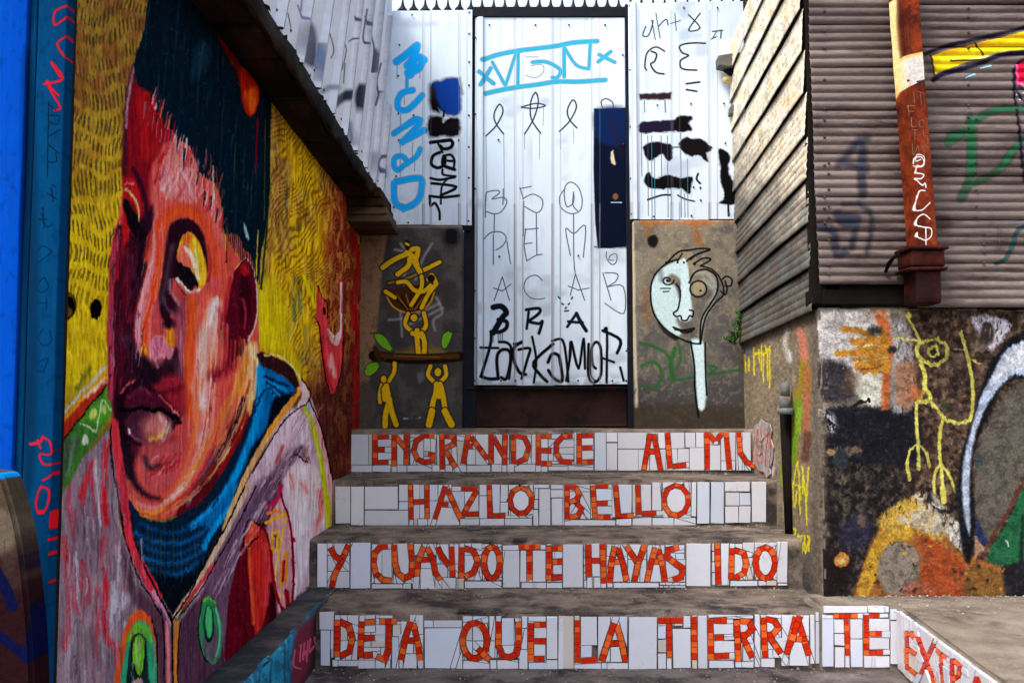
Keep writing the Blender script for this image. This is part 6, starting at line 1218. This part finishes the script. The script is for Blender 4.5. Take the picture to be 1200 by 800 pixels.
for i, y in enumerate((1.9, 2.45, 3.0, 3.55, 4.1)): beam(XW+.005, XC+.004, y, y+.045, zE-.006, zE+.01, M_beam, 41+i, 'batten')
# weathered board ends where the eave meets the panel
ee = empty('board_stack', (XC, 4.95, zE), 'weathered grey board ends under the far end of the eave, above the left pillar', 'boards')
for i, (ya, yb) in enumerate(((219,230),(230.6,240),(240.6,249),(249.6,258))):
    a, b = onY(400+i*.5, ya, 4.5), onY(446+i*3.2, yb, 4.5)
    put('board', slab_box((a.x, 4.5+.012*i, b.z), (b.x, 4.9, a.z), step=.03, r=.004, amp=.003, seed=50+i).mesh('board', True), M_beam2 if i > 1 else M_beam, ee)
# loose tin at the top left
m = MB(); c = onX(258, 6, XC+.06); c = onY(258, 4, 2.45)
m.tube([c+Vector((-.03,.0,.03)), c+Vector((-.01,-.0,.012)), c+Vector((.012,0,-.012))], [.022,.026,.027], 14); tag(m.build('tin_can', M_fix, smooth=True), 'grey tin wedged beneath the eave at the top left', 'tin')
# ribbed sheets above the eave, their ribs leaning back
ss = empty('side_wall_sheeting', (XC, 3.2, zC), 'white ribbed metal sheeting above the mural eave, scribbled with small graffiti', 'sheeting')
T = .55; Ysp = .262; y = 1.55; zt2 = zC+1.15; k = 0
while y < 5.3:
    ya, yb = y, y+Ysp
    P = [(0,0),(.10,0),(.14,-.006),(.16,-.006)] ; P = []
    for f in (0, .06, .10, .16, .20, .55, .58, .61, 1.0):
        dx = {.10: .024, .16: .024}.get(f, 0); P.append((ya+(yb-ya)*f, dx))
    m = MB(); n = len(P); V = []
    za_, zb2 = zC-.004-.006*(k % 3), zt2
    for zz in (za_, zb2):
        for yy, dx in P:
            yv = yy + T*(zz-zC); V.append((XC + dx - .0, yv, zz))
    for zz in (za_, zb2):
        for yy, dx in P: V.append((XC + dx - .002, yy + T*(zz-zC), zz))
    keep = [(v[1]) for v in V]
    m.v = V; 
    for i in range(n-1):
        m.f += [(i, i+1, i+1+n, i+n), (2*n+i+n, 2*n+i+1+n, 2*n+i+1, 2*n+i), (i, 2*n+i, 2*n+i+1, i+1), (n+i, n+i+1, 3*n+i+1, 3*n+i)]
    m.f += [(0, n, 3*n, 2*n), (n-1, 3*n-1, 4*n-1, 2*n-1)]
    # trim at the white panel plane
    me = m.mesh('metal_sheet'); bm = bmesh.new(); bm.from_mesh(me); bmesh.ops.bisect_plane(bm, geom=list(bm.verts)+list(bm.edges)+list(bm.faces), plane_co=(0, YD-.03, 0), plane_no=(0,1,0), clear_outer=True); bm.to_mesh(me); bm.free()
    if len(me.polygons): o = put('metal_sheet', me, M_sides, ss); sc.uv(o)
    y += Ysp; k += 1
m = MB(); m.box((XC-.03, 1.3, zC-.002), (XC-.012, YD-.035, zt2)); m.build('backing', M_dark, ss)
for q in ((5.0,0.03),): 
    m = MB(); m.box((XC-.012, YD-.034, zC-.02), (XC+.022, YD-.028, zt2)); m.build('edge_strip', M_white, ss)
for i in range(16):
    yy = 2.3+i*.17; screw((XC+.0005, yy, zC+.045+.01*(i % 2)), ss, math.pi/2)

# ================================================================ cladding of the house on the right
hs_ = empty('corrugated_house', (cF.x, YF, zR), 'weathered house wall of overlapping corrugated sheets above the concrete wall on the right', 'house')
PW = (onY(1000, 150, YF).z - onY(1000, 160.1, YF).z)     # one wave
def wave_sheet(O, D, Nn, L, z0, nw, amp, seed, mm, canvas, lap=.006, lean=0, x_off=0, sag=.0, waviness=.002, nx=26, fl=None):
    m = MB(); O = Vector(O); D = Vector(D).normalized(); Nn = Vector(Nn).normalized(); rows = nw*8
    V = []
    for t in (0, -.0016):
        for j in range(rows+1):
            z = z0 + PW*(j/8.) - .013; ph = j/8.
            w_ = (abs(math.sin(math.pi*ph)))**.8*amp     # rounded ridges with tight valleys
            prou = lap*(1-j/rows)
            for i in range(nx+1):
                x = L*i/nx; q = O + D*(x+x_off) + Nn*(w_+prou+t + mn.noise(Vector((x*3, z*8, seed)))*waviness); q.z = z + sag*math.sin(x*2.2+seed) + mn.noise(Vector((x*2.1, z*3, seed+9)))*.003 + lean*x
                V.append(tuple(q))
    n1 = (rows+1)*(nx+1); Fc = []
    for j in range(rows):
        for i in range(nx):
            a = j*(nx+1)+i; Fc.append((a, a+1, a+nx+2, a+nx+1))
    for i in range(nx): Fc += [(i, n1+i, n1+i+1, i+1)]
    for j in range(rows):
        a = j*(nx+1); Fc += [(a, a+nx+1, n1+a+nx+1, n1+a)]; a += nx; Fc += [(a, n1+a, n1+a+nx+1, a+nx+1)]
    for j in range(rows):
        for i in range(nx):
            a = n1+j*(nx+1)+i; Fc.append((a, a+nx+1, a+nx+2, a+1))
    m.v = V; m.f = Fc; o = m.build('corrugated_sheet', mm, hs_, True, False); canvas.uv(o); return o
zB = zR + .0
pz = onY(1062, 345, YF).z; pcx = onY(1068, 200, YF).x
zs = onY(1000, 329, YF).z; k = 0; Ntop = 10
while zs < onY(1000, -70, YF).z:
    Lf = pcx - cF.x + .02 - .0 
    xo = onY(946 + (329-0)*0, 200, YF).x - cF.x
    lean_x = (onY(957, 340, YF).x - onY(943, 0, YF).x)*(-(zs-zR)/1.05) + .02
    wave_sheet((cF.x + lean_x + random.uniform(-.004,.004), YF, 0), (1,0,0), (0,-1,0), pcx-cF.x-lean_x+.01, zs, 5, .009, k+1, M_clad, cf, lap=.005)
    zs += PW*5; k += 1
zs = onY(1150, 356, YF).z; k = 30
sp2 = [5, 5, 5, 5, 5, 5, 5, 5, 5]
for nw in sp2:
    wave_sheet((pcx+.005, YF, 0), (1,0,0), (0,-1,0), .95+.012*(k % 3), zs, nw, .009, k+1, M_clad, cf, lap=.005, nx=30); zs += PW*nw; k += 1
# side: lapped sheets running back along the concrete wall
zs = zR - .0; k = 60; PWs = PW
top = onY(1000, -120, YF).z
while zs < top:
    lean_x = (onY(957, 340, YF).x - onY(943, 0, YF).x)*(-(zs-zR)/1.05) + .02
    O = Vector((cF.x+lean_x-.012, YF+.012, 0))
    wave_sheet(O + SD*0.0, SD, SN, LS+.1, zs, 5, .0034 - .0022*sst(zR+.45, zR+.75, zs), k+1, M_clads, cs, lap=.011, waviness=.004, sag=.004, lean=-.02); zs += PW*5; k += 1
# studs and the dark gap behind the sheets
m = MB(); m.box((cF.x+.035, YF+.02, zR-.0), (3.0, YF+.06, top)); m.build('inner_boarding', M_dark, hs_)
m = MB(); P0 = Vector((cF.x+.05, YF+.02, zR)); m.prism([P0, P0+SD*(LS+.1), P0+SD*(LS+.1)+Vector((.05,0,0)), P0+Vector((.05,0,0))], (0,0,top-zR+.5)); m.build('side_boarding', M_dark, hs_)
put('corner_post', slab_box((cF.x-.004, YF+.008, zR+.01), (cF.x+.034, YF+.05, top), step=.05, r=.004, amp=.004, seed=71).mesh('corner_post', True), M_dark, hs_)
put('sill_beam', slab_box((cF.x+.0, YF+.012, zR+.003), (3.0, YF+.10, zR+.06), step=.05, r=.004, amp=.003, seed=72).mesh('sill_beam', True), M_dark, hs_)
for i, (x, y) in enumerate([(965,y) for y in (15,38,58,95,129,142,162,195,232,245,262)]+[(970,y) for y in (192,205,223,242,256,267,282,311,322)]+[(1133,y) for y in (12,22,40,58,101,125,139,151)]+[(1142,y) for y in (141,192,203,224,243,255)]+[(1151,y) for y in (275,287,296,309,325)]):
    screw((onY(x, y, YF).x, YF-.0125, onY(x, y, YF).z), hs_)

# ================================================================ rusty square downpipe
pi = empty('downpipe', (onY(1080, 358, YF-.06).x, YF-.06, zR), 'rusty orange square steel post with a pale painted band, leaning in front of the cladding', 'post')
YQ = YF-.075
TPx = onY(1056, -40, YQ); BPx = onY(1081, 296, YQ); hw = .038
pcv = Canvas((onY(1020,400,YQ).x, YQ-hw*.0, onY(0,300,YQ).z), (.32, 0, 0), (0, 0, onY(0,-50,YQ).z-onY(0,300,YQ).z), 500, 1500)
pcv.jk = .1; s_, f_ = pcv.stroke, pcv.fill; T1 = zt(930,0,4); T2 = zt(930,180,4); Tp = zt(1030,120,3.077)
f_(T1(490,285, 590,256, 602,385, 505,435, 480,430), (206,200,190), smooth=False, soft=1.6); s_(T1(500,290,590,262), 4, (220,170,70), soft=4, al=.8, dry=.3); s_(T1(560,400,602,390), 2, (60,56,60)); s_(T1(515,396,517,398), 2, (30,30,34))
f_(T1(435,0, 475,0, 480,120, 495,300, 505,420, 480,500, 470,300), (232,196,140), smooth=False, soft=3, dry=.12)  # cream strip: the lit left face of the post put into the colour
f_(T1(490,150,530,140,530,230,500,240), (190,100,40), soft=8, al=.6, dry=.4); f_(T1(490,420,530,420,540,800,500,800), (190,96,34), soft=6, al=.5, dry=.42)
for q in ((575,760,550,770,555,740,590,745,590,780,560,798,540,790),): s_(T1(*q), 1.6, (226,216,206))
for q in ((540,60,545,35,580,30,592,60,575,75,555,70,548,105),(548,105,590,110,575,130,545,130),(545,130,580,160,596,150,600,170),(595,185,565,190,550,240,550,275,580,275,620,240),(620,315,590,295,560,310,555,345,590,355,625,360,625,395,595,415,560,400,558,380),(598,355,598,440)): s_(T2(*q), 1.9, (228,220,212), soft=1)
for q in ((540,450,545,500),(560,445,590,450),(575,450,580,500),(515,510,520,560),(515,515,545,512),(520,540,545,540),(530,570,532,610,555,608),(570,580,590,578,592,605,570,608,568,582),(530,625,560,625),(545,625,545,670),(590,620,592,650,610,650,610,690),(535,690,540,740,560,700,565,740),(580,700,600,690),(590,700,595,740),(600,700,625,700)): s_(T1(*q), .9, (190,160,140), soft=.8, al=.8)
M_pp = mat('rusty_painted_steel', (98,32,14), (144,56,22), 14, .75, .5, 60, (70,22,12), 9, .5, img=pcv.image('pipe_paint'), grain=.35)
ang = math.radians(14); ca, sa = math.cos(ang), math.sin(ang)
def sqp(c, h, z=None): return [Vector((c.x + (dx*ca-dy*sa)*h, c.y + (dx*sa+dy*ca)*h, c.z)) for dx, dy in ((-1,-1),(1,-1),(1,1),(-1,1))]
m = MB(); n = 24; c0, c1 = BPx, TPx
for j in range(n+1):
    for v in sqp(c0.lerp(c1, j/n), hw*(1+.01*math.sin(j*1.7))): m.v.append(tuple(v + mn.noise_vector(v*12)*.0012))
for j in range(n):
    for i in range(4): m.f.append((j*4+i, j*4+(i+1) % 4, j*4+4+(i+1) % 4, j*4+4+i))
m.f += [(3,2,1,0), (n*4, n*4+1, n*4+2, n*4+3)]
me = m.mesh('shaft'); bm = bmesh.new(); bm.from_mesh(me); bmesh.ops.bevel(bm, geom=[e for e in bm.edges if abs(e.verts[0].co.z-e.verts[1].co.z) > .02], offset=.006, segments=2, affect='EDGES'); bm.to_mesh(me); bm.free()
o = put('shaft', me, M_pp, pi); pcv.uv(o)
def blk(xa, xb, ya, yb, dy0, dy1, nm, seed, mm=M_rustd):
    a, b = onY(xa, ya, YQ), onY(xb, yb, YQ); put(nm, slab_box((a.x, YQ-dy0, b.z), (b.x, YQ+dy1, a.z), step=.02, r=.006, amp=.002, seed=seed, chip=.006).mesh(nm, True), mm, pi)
blk(1055, 1102, 291, 296, .075, .06, 'flange', 81); blk(1059, 1099, 296.5, 315, .062, .06, 'socket', 82); blk(1056, 1101, 315.5, 319, .07, .06, 'flange', 83); blk(1066, 1097, 319.5, 357.5, .05, .06, 'foot', 84)
m = MB(); m.tube([onY(1053, 298, YQ-.05), onY(1047, 302, YQ-.03), onY(1041, 310, YQ+.02), onY(1038, 318, YQ+.06)], [.006,.006,.008,.006], 6); m.build('wire_tie', M_dark, pi)

# ================================================================ grey pipe stub at the wall side, dark slit below
def onS(x, y, d=0): return onP(x, y, cornR + SN*d, SN)
gp = empty('drain_pipe', tuple(onS(921, 600, .03)), 'short grey plastic drain pipe on the side of the concrete wall, dark below its collar', 'pipe')
def vt(x, y0, y1, r0, r1, nm, mm, d=.03, n=12):
    a, b = onS(x, y0, d), onS(x, y1, d); b.x = a.x; b.y = a.y; m = MB(); m.tube([b, b.lerp(a, .5), a], [r1, (r0+r1)/2, r0], n); m.build(nm, mm, gp, True)
vt(920, 448, 464, .017, .019, 'pipe_cap', M_grey); vt(920, 464, 478, .023, .023, 'pipe', M_grey); vt(921, 478, 485, .032, .033, 'collar', M_grey)
a = onS(922, 485, .012); b = onS(922, 668, .012); m = MB(); m.tube([Vector((a.x, a.y, b.z)), a], [.012, .028], 10); m.build('lower_pipe', M_dark, gp, True)
# plaster stringer strip between stair and wall
def strip(xa, xb, ya, yb, Yv, dep, seed):
    a, b = onY(xa, ya, Yv), onY(xb, yb, Yv); o = put('stair_stringer', slab_box((a.x, Yv, b.z), (b.x, Yv+dep, a.z), step=.025, r=.008, amp=.003, seed=seed, chip=.012).mesh('stair_stringer', True), M_side); return tag(o, kind='structure')
#strip(907, 917, 498, 572, Y4-.035, .5, 91); strip(900, 919, 556, 640, Y3-.03, .52, 92)
#strip(924, 960, 620, 716, Y2-.06, .3, 94)

# ================================================================ weed growing on the right pillar
wd = empty('weed', tuple(onY(862, 398, YB-.03)), 'small green weed growing beside the face-painted pillar and the cladding', 'weed')
random.seed(3)
def leafm():
    m = MB(); P = [(0,0,0),(.004,.002,.006),(.0065,.001,.013),(.003,.003,.020),(0,.0,.024),(-.003,.003,.020),(-.0065,.001,.013),(-.004,.002,.006)]
    m.v = P + [(0,-.0015,.012)]; m.f = [(8, i, (i+1) % 8) for i in range(8)]; return m.mesh('leaf', False, False)
LM = leafm(); LM.materials.append(M_leaf); base_ = onY(862, 404, YB-.03)
tips = [onY(x, y, YB-.06) for x, y in ((872,362),(866,368),(874,375),(862,374),(870,384),(856,390),(853,398),(862,392),(873,392),(866,378),(858,396),(850,397),(868,366))]
ms = MB()
for t_ in tips:
    mid = base_.lerp(t_, .5)+Vector((random.uniform(-.01,.01), -.02, .0)); ms.tube([base_+Vector((0,.02,0)), mid, t_], .0012, 4)
    for k in range(7):
        f = .35+.65*k/6; p = (base_.lerp(mid, f*2) if f < .5 else mid.lerp(t_, f*2-1))
        o = bpy.data.objects.new('leaf', LM); COL.objects.link(o); o.parent = wd; o.location = p-wl(wd); o.rotation_euler = (random.uniform(-1.4,1.4), random.uniform(-1.2,1.2), random.uniform(0,6.28)); s = random.uniform(.7,1.25); o.scale = (s,s,s)
ms.build('stem', M_stem, wd)
# grit and crumbs of mortar gathered at the foot of each riser and of the walls
random.seed(5)
def grit(nm, segs, n):
    m = MB()
    for k in range(n):
        a, b, z, back = random.choice(segs); p = Vector(a).lerp(Vector(b), random.random()); p.y -= random.random()**2.5*back; r = random.uniform(.001, .0042)*(1 if random.random() < .93 else 1.8)
        vs = [Vector((math.cos(t), math.sin(t), 0))*r*random.uniform(.7,1.2) for t in (0,1.3,2.6,3.9,5.2)]; q = Vector((p.x, p.y, z+.0005))
        m.add([q+v for v in vs]+[q+v*.55+Vector((0,0,r*random.uniform(.5,1))) for v in vs], [(i, (i+1) % 5, 5+(i+1) % 5, 5+i) for i in range(5)]+[(5,6,7,8,9)])
    tag(m.build(nm, M_grit, fix=False), kind='stuff', label='small grit and mortar crumbs lying along the step corners')
M_grit = mat('mortar_grit', (96,88,80), (168,158,144), 90, .9, 0, grain=.3)
grit('grit', [((XW+.02, Y2-.012, 0), (XR-.15, Y2-.012, 0), z1+.001, .25), ((XW+.02, Y3-.012, 0), (XR-.15, Y3-.012, 0), z2+.001, .3), ((XW+.02, Y4-.012, 0), (XR-.2, Y4-.012, 0), z3+.001, .35), ((XW+.1, Y1-.012, 0), (1.2, Y1-.012, 0), zG+.001, .3), ((1.15, cornR.y-.01, 0), (2.2, cornR.y-.01, 0), zL+.002, .3)], 1500)
for o in COL.objects:
    if o.type == 'EMPTY': o.empty_display_size = .05
SC.cycles.max_bounces = 8
